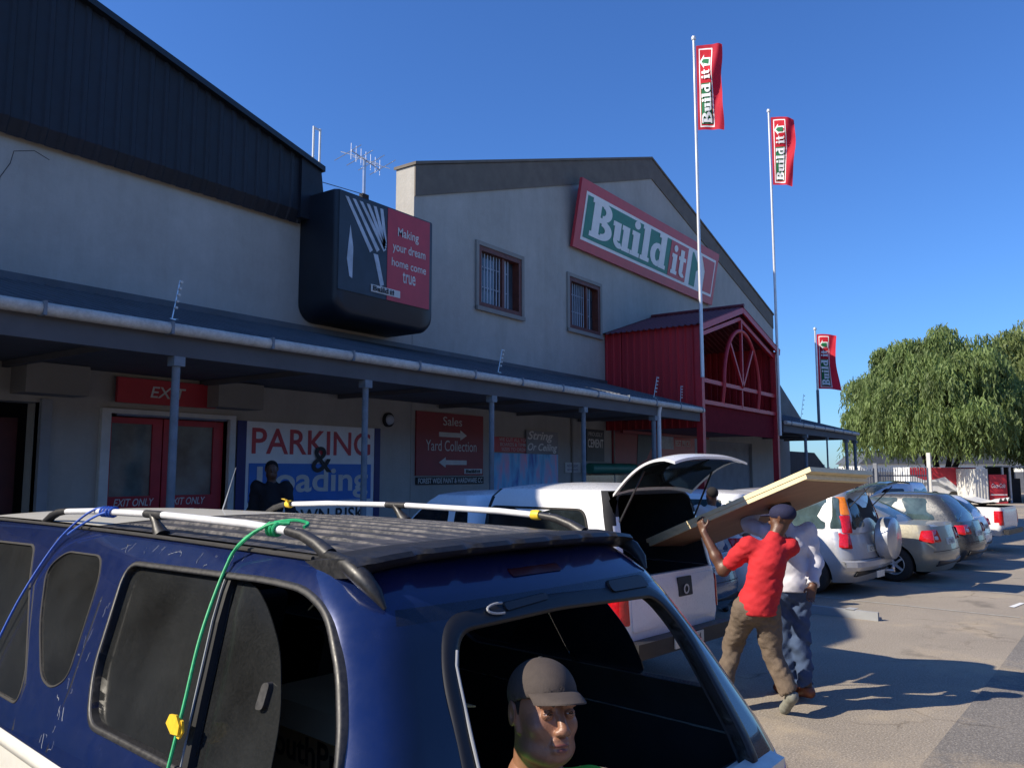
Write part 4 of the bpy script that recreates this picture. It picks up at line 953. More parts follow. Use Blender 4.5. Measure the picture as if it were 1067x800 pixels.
deck = lambda y: 1.045-(.06*max(0, (y-sy(5.7))/.7)**1.5 if y > sy(5.7) else 0)
lower_body(suv, lo, .42, 1.045, deck, (sy(1.95), sy(5.45)), .38, 'suv_white', name='lower_body', cap=.02, inside=(-.80, .80, sy(1.30), sy(5.6), .62, 1.3))
for f in 'LR':
    V = []; F = []; ys = np.linspace(sy(1.50), sy(5.9), 50)
    for y in ys:
        x = lo.side(y, 1.03)*(-1 if f == 'L' else 1); s_ = -1 if f == 'L' else 1
        for dx, z in ((-.004, 1.005), (.013, 1.012), (.013, 1.036), (-.006, 1.050)): V.append((x+s_*dx, y, z))
    for i in range(49):
        for k in range(3): a = i*4+k; F.append((a, a+4, a+5, a+1))
    mesh_obj('belt_moulding', V, F, 'suv_white', suv, smooth=True)
def divy(z): return sy(2.11)+(z-1.21)/.40*.13
for face in 'LR':
    fixed = roundpoly([(divy(1.19)-.02, 1.19), (sy(2.70), 1.185), (sy(2.80), 1.31), (sy(2.90), 1.63), (divy(1.64)-.02, 1.642)], .05, 5)
    slide = roundpoly([(sy(1.76), 1.19), (divy(1.19)+.02, 1.19), (divy(1.64)+.02, 1.64), (sy(2.14), 1.635), (sy(2.02), 1.58), (sy(1.90), 1.50), (sy(1.80), 1.36)], .06, 5)
    g = 'glass_dusty' if face == 'L' else 'glass_tint'
    decal(up, face, fixed, off=-.022, thick=.003, name='side_window', m=g, parent=suv)
    sw = decal(up, face, slide, off=-.030, thick=.003, name='sliding_window', m=g, parent=suv)
    decal(up, face, oval, off=-.004, thick=.004, name='quarter_window', m=g, parent=suv)
    decal(up, face, frontw, off=-.008, thick=.004, name='door_window', m=g, parent=suv)
    if face == 'L': decal(up, face, roundpoly([(sy(1.868), 1.365), (sy(1.90), 1.36), (sy(1.905), 1.42), (sy(1.875), 1.425)], .012, 4), off=-.016, thick=.014, name='latch', m='plastic', parent=sw)
    mb = MB(); V = []; F = []; V2_ = []
    for i in range(13):
        z = 1.19+.452*i/12; y = divy(z)
        for dy, o_ in ((-.016, -.03), (-.016, -.006), (.012, -.006), (.012, -.03)): V.append(up.pt(face, y+dy, z, o_))
        V2_.append(up.pt(face, y+.016, z, -.006))
    for i in range(12):
        for k in range(4): a = i*4+k; b = i*4+(k+1) % 4; F.append((a, b, b+4, a+4))
    mb.add(V, F); dv = mb.build('window_divider', 'rubber_black', suv)
    mb = MB(); mb.tube(V2_, .0035, 6); mb.build('divider_trim', 'post_grey', dv)
    frame(up, face, big, .016, off=.006, thick=.045, name='window_seal', m='plastic', parent=suv)
    frame(up, face, oval, .006, off=.003, thick=.02, name='window_seal', m='rubber', parent=suv)
    frame(up, face, frontw, .008, off=.003, thick=.03, name='window_seal', m='rubber', parent=suv)
decal(up, 'F', fwin, off=-.01, thick=.004, name='windscreen', m='glass_tint', parent=suv)
frame(up, 'B', ropen, .042, off=.008, thick=.05, name='rear_window_frame', m='rubber_black', parent=suv)
# a slim bright inner seal lip on the near edge of the rear opening
mb = MB(); mb.tube([up.pt('B', x, z, .006) for x, z in ((-.528, 1.10), (-.515, 1.2), (-.490, 1.34), (-.462, 1.44), (-.45, 1.48), (-.43, 1.51))], .0045, 8); mb.build('seal_lip', 'cement_grey', suv, smooth=True)
mb = MB(); mb.tube([up.pt('B', -.235+.045*math.cos(a), 1.585+.012*math.sin(a), .014) for a in np.linspace(1.2, 4.9, 12)], .0035, 6); mb.build('frame_clip', 'cement_grey', suv)
decal(up, 'B', roundpoly([(-.21, 1.577), (-.03, 1.588), (-.03, 1.603), (-.21, 1.595)], .006, 3), off=.012, thick=.01, name='wiper_mount', m='plastic', parent=suv)
decal(up, 'B', roundpoly([(.28, 1.575), (.50, 1.570), (.49, 1.605), (.28, 1.605)], .012, 3), off=.012, thick=.01, name='lock_plate', m='plastic', parent=suv)
def seam(pts, face='L', r_=.003, name='shut_line'):
    mb = MB(); mb.tube([up.pt(face, y, z, .0002) for y, z in pts], r_, 4); mb.build(name, 'dark', suv)
seam([(sy(2.93), 1.06), (sy(2.93), 1.25), (sy(2.98), 1.5), (sy(3.02), 1.69)]); seam([(sy(3.26), 1.06), (sy(3.30), 1.2), (sy(3.64), 1.5), (sy(3.68), 1.68)])
def roofz(x, y):
    t = 1-min(1, abs(x)/.62)**2.6; return 1.713+.028*t+.010*math.sin(max(0, min(1, (y-sy(1.7))/3.1))*math.pi)
mb = MB()
for k in range(9):
    x = -.44+.11*k; y0, y1 = sy(1.86), sy(3.42); V = []; F = []
    for i in range(15):
        y = y0+(y1-y0)*i/14; z = roofz(x, y); h = .008*min(1, i*.5, (14-i)*.5)
        for dx, dz in ((-.034, -.010), (-.020, h), (.020, h), (.034, -.010)): V.append((x+dx, y, z+dz))
    for i in range(14):
        for q in range(3): a = i*4+q; F.append((a, a+1, a+5, a+4))
    mb.add(V, F)
mb.build('roof_ribs', 'suv_roof', suv)
def sheet(name, x1, ya, yb, m, dz=0, nx=18, ny=20, drop=0):
    V = []; F = []
    for j in range(ny+1):
        for i in range(nx+1):
            x = -x1+2*x1*i/nx; y = sy(ya)+(yb-ya)*j/ny; V.append((x, y, roofz(x, y)+dz-drop*(max(0, j-ny*.75)/(ny*.25))**2))
    for j in range(ny):
        for i in range(nx): a = j*(nx+1)+i; F.append((a, a+1, a+nx+2, a+nx+1))
    return mesh_obj(name, V, F, m, suv, smooth=True)
sheet('roof_panel', .545, 1.80, 3.46, 'suv_roof', .0)
sheet('front_roof_panel', .545, 3.47, 5.0, 'suv_white', .002, drop=.012)
mb = MB(); mb.tube([(.42, sy(4.30), 1.73), (.45, sy(4.22), 1.97)], [.004, .002], 6); mb.build('aerial', 'steel', suv)
# rear spoiler with notched edge
V = []; F = []; n = 85
for i in range(n):
    u = -1+2*i/(n-1); x = u*.60; yb = sy(1.625)+.05*u*u; top = 1.752-.012*u*u-.016*abs(u)**6; ph_ = (i % 12)
    notch = .014 if ph_ in (0, 1, 2) else 0; nd = .006 if ph_ in (0, 1, 2) else 0
    sec = [(sy(1.92), top-.014), (sy(1.80), top+.0), (yb+.07, top+.004), (yb+.012+notch, top-nd), (yb+notch, top-.012), (yb+.02, top-.026), (sy(1.70), top-.040), (sy(1.80), top-.050)]
    for (y, z) in sec: V.append((x, y, z))
for i in range(n-1):
    for k in range(7): a = i*8+k; F.append((a, a+8, a+9, a+1))
F.append(tuple(range(8))); F.append(tuple((n-1)*8+k for k in range(7, -1, -1)))
mb = MB(); mb.add(V, F); sp_ = mb.build('rear_spoiler', 'spoiler_black', suv, smooth=True)
for s_ in (-1, 1):      # moulded shoulder of the spoiler flowing down the pillar
    P_ = [(s_*.560, 1.90, 1.728, .010), (s_*.572, 1.82, 1.722, .018), (s_*.585, 1.735, 1.708, .024), (s_*.588, 1.675, 1.682, .024), (s_*.58, 1.635, 1.650, .017), (s_*.57, 1.612, 1.615, .005)]
    mb = MB(); mb.tube([(a, sy(b_), c_) for a, b_, c_, q in P_], [q[3] for q in P_], 18); mb.build('spoiler_leg', 'spoiler_black', sp_, smooth=True)
decal(up, 'B', roundpoly([(-.10, 1.650), (.12, 1.650), (.12, 1.668), (-.10, 1.668)], .006, 3), off=.006, thick=.01, name='brake_lamp', m='lamp_dim', parent=suv)
for s_ in (-1, 1):
    x = s_*.555; r_ = MB()
    r_.tube([(x, sy(2.03), 1.778), (x, sy(2.3), 1.790), (x, sy(2.9), 1.797), (x, sy(3.5), 1.790), (x, sy(3.86), 1.776)], .0125, 12)
    ro = r_.build('roof_rail', 'rail_alu', suv, smooth=True)
    for ys_, zs_ in (((2.08, 2.00, 1.93, 1.87), (1.781, 1.772, 1.752, 1.725)), ((3.80, 3.90, 3.98, 4.04), (1.780, 1.771, 1.752, 1.722))):
        mb = MB(); mb.tube([(x, sy(a), b_) for a, b_ in zip(ys_, zs_)], [.0135, .016, .018, .022], 12); mb.build('rail_foot', 'plastic', ro, smooth=True)
    mb = MB(); mb.tube([(x, sy(2.96), 1.795), (x, sy(2.93), 1.765), (x, sy(2.88), 1.722)], [.016, .016, .030], 10); mb.tube([(x, sy(2.88), 1.796), (x, sy(3.02), 1.796)], .0145, 10); mb.build('rail_foot', 'plastic', ro, smooth=True)
for s_ in (-1, 1):
    mb = MB(); mb.tube([(s_*.588, sy(y), roofz(.588, sy(y))-.001) for y in np.linspace(1.90, 4.9, 18)], .0065, 6); mb.build('roof_gutter', 'rubber', suv)
mb = MB(); rs = random.Random(5)
for k in range(44):
    if k < 18: y = rs.uniform(2.88, 2.98); z = rs.uniform(1.05, 1.5)
    elif k < 42: y = rs.choice((rs.uniform(2.1, 2.9), rs.uniform(2.7, 3.0))); z = rs.uniform(1.665, 1.70)
    else: y = rs.uniform(2.85, 3.25); z = rs.uniform(1.06, 1.22)
    a = rs.uniform(-.5, 1.9) if k % 3 else 1.5; l = rs.uniform(.006, .05); pts = []
    for i in range(5):
        t = i/4*l; pts.append((sy(y)+math.cos(a)*t+rs.uniform(-.003, .003), z+math.sin(a)*t+rs.uniform(-.003, .003)))
    if all(1.05 < q[1] < 1.705 for q in pts): mb.tube([up.pt('L', q[0], q[1], .0003) for q in pts], rs.uniform(.0004, .0011), 4)
mb.build('paint_scratches', 'cement_grey', suv)
decal(lo, 'B', roundpoly([(-.62, .62), (.62, .62), (.64, 1.02), (-.64, 1.02)], .06), off=.012, thick=.03, name='tailgate', m='suv_white', parent=suv)
mb = MB(); V = []; F = []
for i in range(25):
    x = -.72+1.44*i/24; y = lo.end(x, 1.03)
    for dy, z in ((-.02, 1.01), (-.022, 1.045), (.05, 1.062), (.06, 1.02)): V.append((x, y+dy, z))
for i in range(24):
    for k in range(3): a = i*4+k; F.append((a, a+4, a+5, a+1))
mb.add(V, F); mb.build('tailgate_rail', 'suv_white', suv)
mb = MB(); mb.box(-.10, .10, sy(1.05), sy(1.10), .80, .85); mb.build('tailgate_handle', 'plastic', suv)
for s_ in (-1, 1):
    decal(lo, 'B', roundpoly([(s_*.70, .64), (s_*.85, .64), (s_*.845, 1.0), (s_*.70, 1.0)], .02), off=.012, thick=.03, name='tail_lamp', m='lamp_red', parent=suv)
    decal(lo, 'L' if s_ < 0 else 'R', roundpoly([(sy(1.30), .64), (sy(1.42), .64), (sy(1.42), 1.0), (sy(1.34), 1.0)], .02), off=.006, thick=.02, name='tail_lamp', m='lamp_red', parent=suv)
mb = MB(); mb.box(-.86, .86, sy(.98), sy(1.10), .44, .58); mb.build('rear_bumper', 'plastic', suv)
for s_ in (-1, 1):
    for y in (1.95, 5.45): wheel(suv, s_*.79, sy(y), .38, s_, wd=.26)
    mb = MB(); mb.lathe([(0, -.06), (.08, -.05), (.11, 0), (.09, .05), (0, .06)], (s_*1.02, sy(5.1), 1.20), (0, 1, 0), 14); mb.beam((s_*.86, sy(5.1), 1.12), (s_*.98, sy(5.1), 1.17), .05, .05); mb.build('mirror', 'plastic', suv, smooth=True)
    decal(lo, 'F', roundpoly([(s_*.42, .64), (s_*.80, .64), (s_*.78, .82), (s_*.42, .82)], .03), off=.012, thick=.03, name='headlight', m='lamp_clear', parent=suv)
    for yy in (2.98, 4.1): decal(lo, 'L' if s_ < 0 else 'R', roundpoly([(sy(yy), .90), (sy(yy+.16), .90), (sy(yy+.16), .93), (sy(yy), .93)], .01, 3), off=.03, thick=.04, name='door_handle', m='plastic', parent=suv)
decal(lo, 'F', roundpoly([(-.38, .64), (.38, .64), (.38, .80), (-.38, .80)], .03), off=.012, thick=.03, name='grille', m='plastic', parent=suv)
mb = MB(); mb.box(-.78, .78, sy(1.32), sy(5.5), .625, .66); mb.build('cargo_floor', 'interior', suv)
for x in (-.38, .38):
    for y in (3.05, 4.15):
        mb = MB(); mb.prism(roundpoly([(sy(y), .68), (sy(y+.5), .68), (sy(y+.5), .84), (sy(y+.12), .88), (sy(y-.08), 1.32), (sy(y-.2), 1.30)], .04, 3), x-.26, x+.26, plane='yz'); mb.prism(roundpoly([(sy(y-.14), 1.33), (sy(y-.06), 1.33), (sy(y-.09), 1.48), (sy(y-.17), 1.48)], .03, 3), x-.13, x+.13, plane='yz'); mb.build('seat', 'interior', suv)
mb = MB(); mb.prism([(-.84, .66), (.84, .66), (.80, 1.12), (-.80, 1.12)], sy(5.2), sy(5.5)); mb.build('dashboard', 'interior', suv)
# cardboard carton in the load bay
cb = empty('carton', P2(1.61, 2.17, .662), R(STH-90), label='brown carton with printed lettering inside the blue off-roader', cat='box')
mb = MB(); mb.box(-.15, .15, -.31, .31, 0, .58); mb.build('carton_walls', 'cardboard', cb)
for p0, p1 in (((-.15, 0, .58), (-.21, 0, .53)), ((.15, 0, .58), (.25, 0, .56))):
    mb = MB(); mb.beam(p0, p1, .60, .005); mb.build('flap', 'cardboard', cb)
lettering(cb, 'SouthPro', 'cap_brown', (-.152, .25, .41), (0, -1, 0), (0, 0, 1), .46, .085, bold=.02)
lettering(cb, 'SouthPro', 'cap_brown', (-.13, -.312, .34), (1, 0, 0), (0, 0, 1), .26, .06, bold=.02)
# ropes over the rail
def w2(x, y, z): return P2(SC+x, y, z)
def pt_w(face, y, z, off): q = up.pt(face, sy(y), z, off); return w2(q[0], q[1]+SY, q[2])
rp = empty('green_rope', w2(-.555, 2.15, 1.79), label='green rope tied to the near roof rail and hanging over the side window', cat='rope')
def smooth_path(P_, n=8):
    P_ = [Vector(p) for p in P_]; out = []
    for i in range(len(P_)-1):
        p0 = P_[max(0, i-1)]; p1 = P_[i]; p2 = P_[i+1]; p3 = P_[min(len(P_)-1, i+2)]
        for k in range(n): t = k/n; out.append(.5*((2*p1)+(p2-p0)*t+(2*p0-5*p1+4*p2-p3)*t*t+(3*p1-p0-3*p2+p3)*t**3))
    return out+[P_[-1]]
mb = MB()
mb.tube(smooth_path([w2(-.535, 2.10, 1.80), w2(-.572, 2.15, 1.795), w2(-.612, 2.23, 1.745), pt_w('L', 2.262, 1.665, .014), pt_w('L', 2.215, 1.5, .022), pt_w('L', 2.165, 1.33, .022), pt_w('L', 2.13, 1.17, .020), pt_w('L', 2.11, 1.06, .02), w2(-.93, 2.22, .9), w2(-.93, 2.2, .6)]), .0052, 8)
mb.tube(smooth_path([w2(-.555, 2.17, 1.80), w2(-.60, 2.20, 1.765), w2(-.622, 2.25, 1.72), w2(-.63, 2.27, 1.69)]), .0048, 6)
for a0 in (0, 1, 2): mb.tube([w2(-.555+.0175*math.cos(t), 2.12+.018*a0+.003*t, 1.782+.0175*math.sin(t)) for t in np.linspace(0, 6.3, 14)], .0052, 6)
mb.tube(smooth_path([w2(-.55, 2.16, 1.80), w2(-.52, 2.10, 1.808), w2(-.50, 2.06, 1.80), w2(-.52, 2.05, 1.79)]), .005, 6)
child_of(mb.build('rope', 'rope_green', smooth=True), rp)
q = pt_w('L', 2.145, 1.285, .03); mb = MB()
for k, (dy, dz, a) in enumerate(((0, 0, .2), (.006, .008, .9))):
    n_ = 6; V = []
    for s_ in (-.003, .003):
        for j in range(n_): t = a+2*math.pi*j/n_; V.append(q+FW*(math.cos(t)*.038*(1+.2*math.sin(3*t+k))+dy)+Vector((0, 0, math.sin(t)*.028+dz))-RT*(.007*k+s_))
    mb.add(V, [tuple(range(n_)), tuple(range(2*n_-1, n_-1, -1))]+[(i, (i+1) % n_, n_+(i+1) % n_, n_+i) for i in range(n_)])
child_of(mb.build('tape_tag', 'tape_yellow'), rp)
rp = empty('blue_rope', w2(-.555, 3.45, 1.79), label='blue rope tied to the front of the near roof rail of the off-roader', cat='rope')
mb = MB(); mb.tube(smooth_path([w2(-.535, 3.42, 1.805), w2(-.572, 3.47, 1.795), w2(-.62, 3.54, 1.735), pt_w('L', 3.62, 1.64, .016), pt_w('L', 3.68, 1.45, .016), pt_w('L', 3.71, 1.24, .014), pt_w('L', 3.72, 1.10, .014), w2(-.93, 3.74, .9)]), .0048, 8)
mb.tube(smooth_path([w2(-.55, 3.30, 1.80), w2(-.585, 3.38, 1.78), w2(-.62, 3.47, 1.735), w2(-.64, 3.53, 1.70)]), .0048, 8)
for a0 in range(4): mb.tube([w2(-.555+.018*math.cos(t), 3.30+.03*a0+.003*t, 1.792+.018*math.sin(t)) for t in np.linspace(0, 6.3, 14)], .0048, 6)
child_of(mb.build('rope', 'rope_blue', smooth=True), rp)
for i, (x, y) in enumerate(((.555, 3.84), (.555, 2.10))):
    rp = empty('yellow_tape', w2(x, y, 1.78), label=('yellow tape wrapped round the front end of the far roof rail', 'yellow tape wrapped round the rear end of the far roof rail')[i], cat='tape')
    mb = MB(); mb.lathe([(.013, -.022), (.018, -.020), (.020, 0), (.018, .020), (.013, .022)], w2(x, y, 1.777 if i == 0 else 1.782), FW, 14)
    if i == 0: mb.beam(w2(x-.01, y, 1.795), w2(x-.05, y-.02, 1.806), .02, .003)
    child_of(mb.build('tape_wrap', 'tape_yellow', smooth=True), rp)

# ---------------------------------------------------------------- white bakkie with canopy, lid open
BX, BY = 6.56, 4.0
bk = empty('bakkie', P2(BX, BY), R(83-90), label='white bakkie with white canopy whose rear lid is raised, parked beside the loaders', cat='bakkie', group='vehicles parked nose in to the shop')
hw = .86; L = 4.75
lo2 = Surf([(.34, hw-.1, .12, L-.2, .2), (.46, hw-.01, .03, L-.03, .18), (.62, hw, .02, L, .15), (.9, hw-.01, .03, L-.1, .13), (1.04, hw-.04, .05, L-.28, .12)], bs=.03, br=.02, bf=.14)
deck = lambda y: 1.04-(.16*max(0, (y-3.35)/1.4)**1.6 if y > 3.35 else 0)
lower_body(bk, lo2, .34, 1.04, deck, (1.12, 3.95), .345, 'car_white', cap=.02, inside=(-.70, .70, .10, 1.72, .62, 1.3))
cano = Surf([(1.03, hw-.035, .06, 1.80, .09), (1.30, hw-.06, .12, 1.79, .09), (1.55, hw-.10, .18, 1.78, .1), (1.70, hw-.14, .21, 1.76, .12), (1.78, hw-.20, .25, 1.70, .14)], bs=.02, br=.03, bf=.02)
V, F = cano.shell([1.03+.75*k/10 for k in range(11)], None, .06, N=12); cn = mesh_obj('canopy', V, F, ['car_white', 'interior'])
ci = Surf([(z, a-.03, r0-.0, f0-.05, .06) for z, a, r0, f0 in zip(cano.z, cano.w, cano.yr, cano.yf)], bs=.02, br=.03, bf=.02)
V, F = ci.shell([.9]+[1.03+.74*k/10 for k in range(11)], None, .03, N=12); c1 = mesh_obj('cut', V, F, 'interior')
mb = MB(); mb.prism(roundpoly([(-.72, .95), (.72, .95), (.60, 1.74), (-.60, 1.74)], .1), -.5, 1.0); c2 = mb.build('cut', 'dark')
boolean(cn, [c1, c2]); cn.parent = bk
mi = []
for p in cn.data.polygons:
    c = p.center; z = max(1.03, min(1.78, c.z)); mi.append(1 if (abs(c.x) < cano.side(1.0, z)-.012 and .2 < c.y < 1.745 and c.z < 1.80 and not (c.z > 1.775 and p.normal.z > .1)) else 0)
cn.data.polygons.foreach_set('material_index', mi); cn.data.polygons.foreach_set('use_smooth', [True]*len(cn.data.polygons)); autosmooth(cn, 38)
for f in 'LR': 
    q = roundpoly([(.35, 1.14), (1.66, 1.14), (1.66, 1.60), (.50, 1.60)], .08, 5)
    decal(cano, f, q, name='canopy_window', m='glass_dark', parent=bk)
    frame(cano, f, q, .02, off=.010, thick=.012, name='window_seal', m='rubber', parent=bk)
    mb = MB(); mb.box(*((-.83, -.80) if f == 'L' else (.80, .83)), .98, 1.01, 1.14, 1.60) if False else None
cabs = Surf([(1.02, hw-.05, 1.84, 3.55, .12), (1.25, hw-.09, 1.86, 3.28, .13), (1.50, hw-.15, 1.90, 2.98, .14), (1.64, hw-.19, 1.94, 2.80, .15), (1.70, hw-.24, 1.99, 2.70, .15)], bs=.03, br=.02, bf=.12)
V, F = cabs.shell([1.02+.068*k for k in range(11)], None, .045); cb2 = mesh_obj('cab', V, F, 'car_white', bk, smooth=True); autosmooth(cb2, 50)
for f in 'LR':
    decal(cabs, f, roundpoly([(2.28, 1.08), (3.18, 1.08), (2.88, 1.42), (2.72, 1.56), (2.30, 1.56)], .05), name='door_window', m='glass_dark', parent=bk)
    decal(cabs, f, roundpoly([(1.95, 1.09), (2.20, 1.08), (2.20, 1.56), (2.03, 1.55)], .04), name='quarter_window', m='glass_dark', parent=bk)
    s_ = -1 if f == 'L' else 1
    mb = MB(); mb.lathe([(0, -.05), (.08, -.04), (.10, 0), (.08, .04), (0, .05)], (s_*1.0, 3.0, 1.18), (0, 1, 0), 12); mb.beam((s_*.8, 3.02, 1.10), (s_*.95, 3.0, 1.15), .04, .04); mb.build('mirror', 'plastic', bk, smooth=True)
decal(cabs, 'F', roundpoly([(-.66, 1.10), (.66, 1.10), (.52, 1.60), (-.52, 1.60)], .07), name='windscreen', m='glass_dark', parent=bk)
for s_ in (-1, 1):
    decal(lo2, 'B', roundpoly([(s_*.735, .66), (s_*.845, .66), (s_*.84, .96), (s_*.74, .96)], .02), off=.012, thick=.02, name='tail_lamp', m='lamp_red', parent=bk)
    decal(lo2, 'R' if s_ > 0 else 'L', roundpoly([(.10, .66), (.19, .66), (.19, .96), (.10, .96)], .015), off=.006, thick=.02, name='tail_lamp', m='lamp_red', parent=bk)
    decal(lo2, 'F', roundpoly([(s_*.42, .62), (s_*.78, .62), (s_*.76, .80), (s_*.42, .80)], .03), off=.01, thick=.02, name='headlight', m='lamp_clear', parent=bk)
    for y in (1.12, 3.95): wheel(bk, s_*.745, y, .345, s_, wd=.23)
tg = decal(lo2, 'B', roundpoly([(-.70, .60), (.70, .60), (.70, 1.0), (-.70, 1.0)], .03), off=.014, thick=.03, name='tailgate', m='car_white', parent=bk)
decal(lo2, 'B', roundpoly([(.02, .82), (.26, .82), (.26, .99), (.02, .99)], .01), off=.020, thick=.01, name='sticker', m='ink', parent=tg)
mb = MB(); mb.lathe([(.03, 0), (.045, 0), (.045, .004), (.03, .004)], (.14, lo2.end(.14, .9)-.026, .88), (0, -1, 0), 16); mb.build('badge_ring', 'offwhite', tg)
mb = MB(); mb.box(-.80, .80, -.10, .03, .40, .53); mb.build('rear_bumper', 'plastic', bk)
pl_ = MB(); pl_.box(-.26, .22, -.118, -.104, .42, .52); pl_ = pl_.build('number_plate', 'plate', bk); text_on(bk, 'CF 9214', 'ink', (-.21, -.121, .435), .38, .07, parent=pl_)
axle_block(bk, .5, .4, 4.2, .42)
# raised lid: curved shell hinged at canopy roof rear edge
V = []; F = []; nU, nV = 16, 14
def lidpt(a, b, o_):   # a across -1..1, b 0..1 along from hinge
    half = .66+.04*math.sin(b*3.1)-.02*b; yy = .24-.62*b; zz = 1.80+.39*math.sin(min(1, b*1.15)*1.35)*(1)-.10*b*b
    return (a*half, yy, zz-.05*abs(a)**3-o_)
for o_ in (0, .022):
    for j in range(nV+1):
        for i in range(nU+1): V.append(lidpt(-1+2*i/nU, j/nV, o_))
n = (nU+1)*(nV+1)
for j in range(nV):
    for i in range(nU): a = j*(nU+1)+i; F.append((a, a+1, a+nU+2, a+nU+1)); F.append((n+a, n+a+nU+1, n+a+nU+2, n+a+1))
for j in range(nV):
    for i in (0, nU): a = j*(nU+1)+i; F.append((a, a+nU+1, n+a+nU+1, n+a))
for j in (0, nV):
    for i in range(nU): a = j*(nU+1)+i; F.append((a, a+1, n+a+1, n+a))
mb = MB(); mb.add(V, F); lid = mb.build('canopy_lid', 'car_white', bk, smooth=True)
V = []; F = []
for j in range(9):
    for i in range(9): V.append(lidpt((-1+2*i/8)*.93, .06+.87*j/8, .030))
for j in range(8):
    for i in range(8): a = j*9+i; F.append((a, a+9, a+10, a+1))
mesh_obj('lid_window', V, F, 'glass_dark', lid, smooth=True)
for s_ in (-1, 1):
    mb = MB(); q = lidpt(s_*.85, .45, .05); mb.tube([(s_*.64, .24, 1.42), q], .010, 6); mb.build('gas_strut', 'plastic', bk)

# ---------------------------------------------------------------- the other parked cars
car('hatchback', 9.42, 5.15, 83, 'dark blue hatchback mostly hidden between the open bakkie and the loaders', 'car', 3.8, 1.62, 1.45, 'car_blue', 'hatch', belt=.90, gy=(.25, 2.75), plate='CF 4471')
car('estate_car', 11.85, 5.5, 83, 'white roofed estate car glimpsed above the board, left of the silver car', 'car', 4.3, 1.68, 1.66, 'car_white', 'wagon', glass='glass_sky', belt=.98, gy=(.15, 3.3), plate='CF 3082')
# silver off-roader with raised rear glass and spare wheel
sv, lo3, up3 = car('silver_suv', 13.90, 4.78, 83, 'silver compact off-roader with tall red lamps, raised rear glass and side hung spare wheel', 'suv', 4.5, 1.76, 1.68, 'car_silver', 'wagon', glass='glass_sky', belt=1.0, gy=(.08, 3.35), hatch=True, lamp=False, plate='CF 7715')
o = decal(up3, 'B', roundpoly([(-.62, 1.03), (.62, 1.03), (.50, 1.52), (-.50, 1.52)], .06), off=.003, thick=.02, name='rear_opening', m='dark', parent=sv)
decal(up3, 'B', roundpoly([(-.58, 1.06), (-.18, 1.06), (-.30, 1.46), (-.50, 1.46)], .08), off=.007, thick=.01, name='far_window', m='glass_sky', parent=o)
for s_ in (-1, 1):
    a = decal(up3, 'B', roundpoly([(s_*(up3.at(1.30)[0]-.13), 1.26), (s_*(up3.at(1.3)[0]-.025), 1.26), (s_*(up3.at(1.52)[0]-.03), 1.54), (s_*(up3.at(1.52)[0]-.12), 1.54)], .02), off=.014, thick=.03, name='indicator_lamp', m='lamp_amber', parent=sv)
    decal(up3, 'B', roundpoly([(s_*(up3.at(1.0)[0]-.14), .98), (s_*(up3.at(1.0)[0]-.02), .98), (s_*(up3.at(1.25)[0]-.02), 1.25), (s_*(up3.at(1.25)[0]-.13), 1.25)], .015), off=.014, thick=.03, name='tail_lamp', m='lamp_red', parent=sv)
    decal(lo3, 'B', roundpoly([(s_*(.70), .74), (s_*(.825), .74), (s_*(.79), .985), (s_*(.665), .985)], .02), off=.012, thick=.03, name='tail_lamp', m='lamp_red', parent=sv)
    decal(lo3, 'L' if s_ < 0 else 'R', roundpoly([(.14, .76), (.27, .76), (.27, .97), (.16, .97)], .02), off=.008, thick=.02, name='tail_lamp', m='lamp_red', parent=sv)
V = []; F = []
for i in range(31):
    x = -.88+1.76*i/30; y = lo3.end(x, .5) if abs(x) < .86 else lo3.end(.86, .5)
    for dy, z in ((-.05, .40), (-.09, .46), (-.08, .54), (.0, .56)): V.append((x, y+dy, z))
for i in range(30):
    for k in range(3): a = i*4+k; F.append((a, a+4, a+5, a+1))
mb = MB(); mb.add(V, F); mb.build('rear_bumper', 'car_silver', sv)
mb = MB(); mb.lathe([(0, -.13), (.29, -.13), (.335, -.10), (.345, 0), (.335, .09), (.30, .115), (0, .125)], (.30, -.10, .86), (0, -1, 0), 36); mb.build('spare_wheel_cover', 'car_silver', sv, smooth=True)
mb = MB(); 
V = []; F = []
for j in range(9):
    t = j/8; yy = .22-.62*t; zz = 1.63+.17*math.sin(t*1.9)
    for i in range(9):
        a = -1+i/4; V.append((a*(.60-.06*t), yy, zz-.03*a*a))
V += [(v[0], v[1], v[2]-.025) for v in V]
for j in range(8):
    for i in range(8): a = j*9+i; F.append((a, a+1, a+10, a+9)); F.append((81+a, 81+a+9, 81+a+10, 81+a+1))
for j in range(8):
    for i in (0, 8): a = j*9+i; F.append((a, a+9, a+90, a+81))
for i in range(8):
    for j in (0, 8): a = j*9+i; F.append((a, a+1, a+82, a+81))
mb.add(V, F); gt = mb.build('raised_rear_glass', 'glass_sky', sv)
mb = MB(); 
for s_ in (-1, 1): mb.tube([(s_*.52, .22, 1.36), (s_*.54, -.12, 1.70)], .009, 6)
mb.build('gas_strut', 'plastic', sv)
mb = MB(); mb.tube([(.15, -.02, .34), (.15, -.22, .36)], .03, 8); mb.lathe([(0, 0), (.028, .01), (.03, .03), (0, .06)], (.15, -.2, .38), (0, 0, 1), 10); mb.build('tow_bar', 'steel', sv)
mb = MB(); mb.box(-.30, .02, -.11, -.095, .28, .38); pq = mb.build('lower_plate', 'plate', sv)
car('sedan', 16.30, 4.25, 83, 'champagne coloured sedan with sloping rear window beside the silver off-roader', 'car', 4.5, 1.74, 1.46, 'car_gold', 'sedan', glass='glass_sky', belt=.98, gy=(.72, 3.3), plate='CF 60 21')
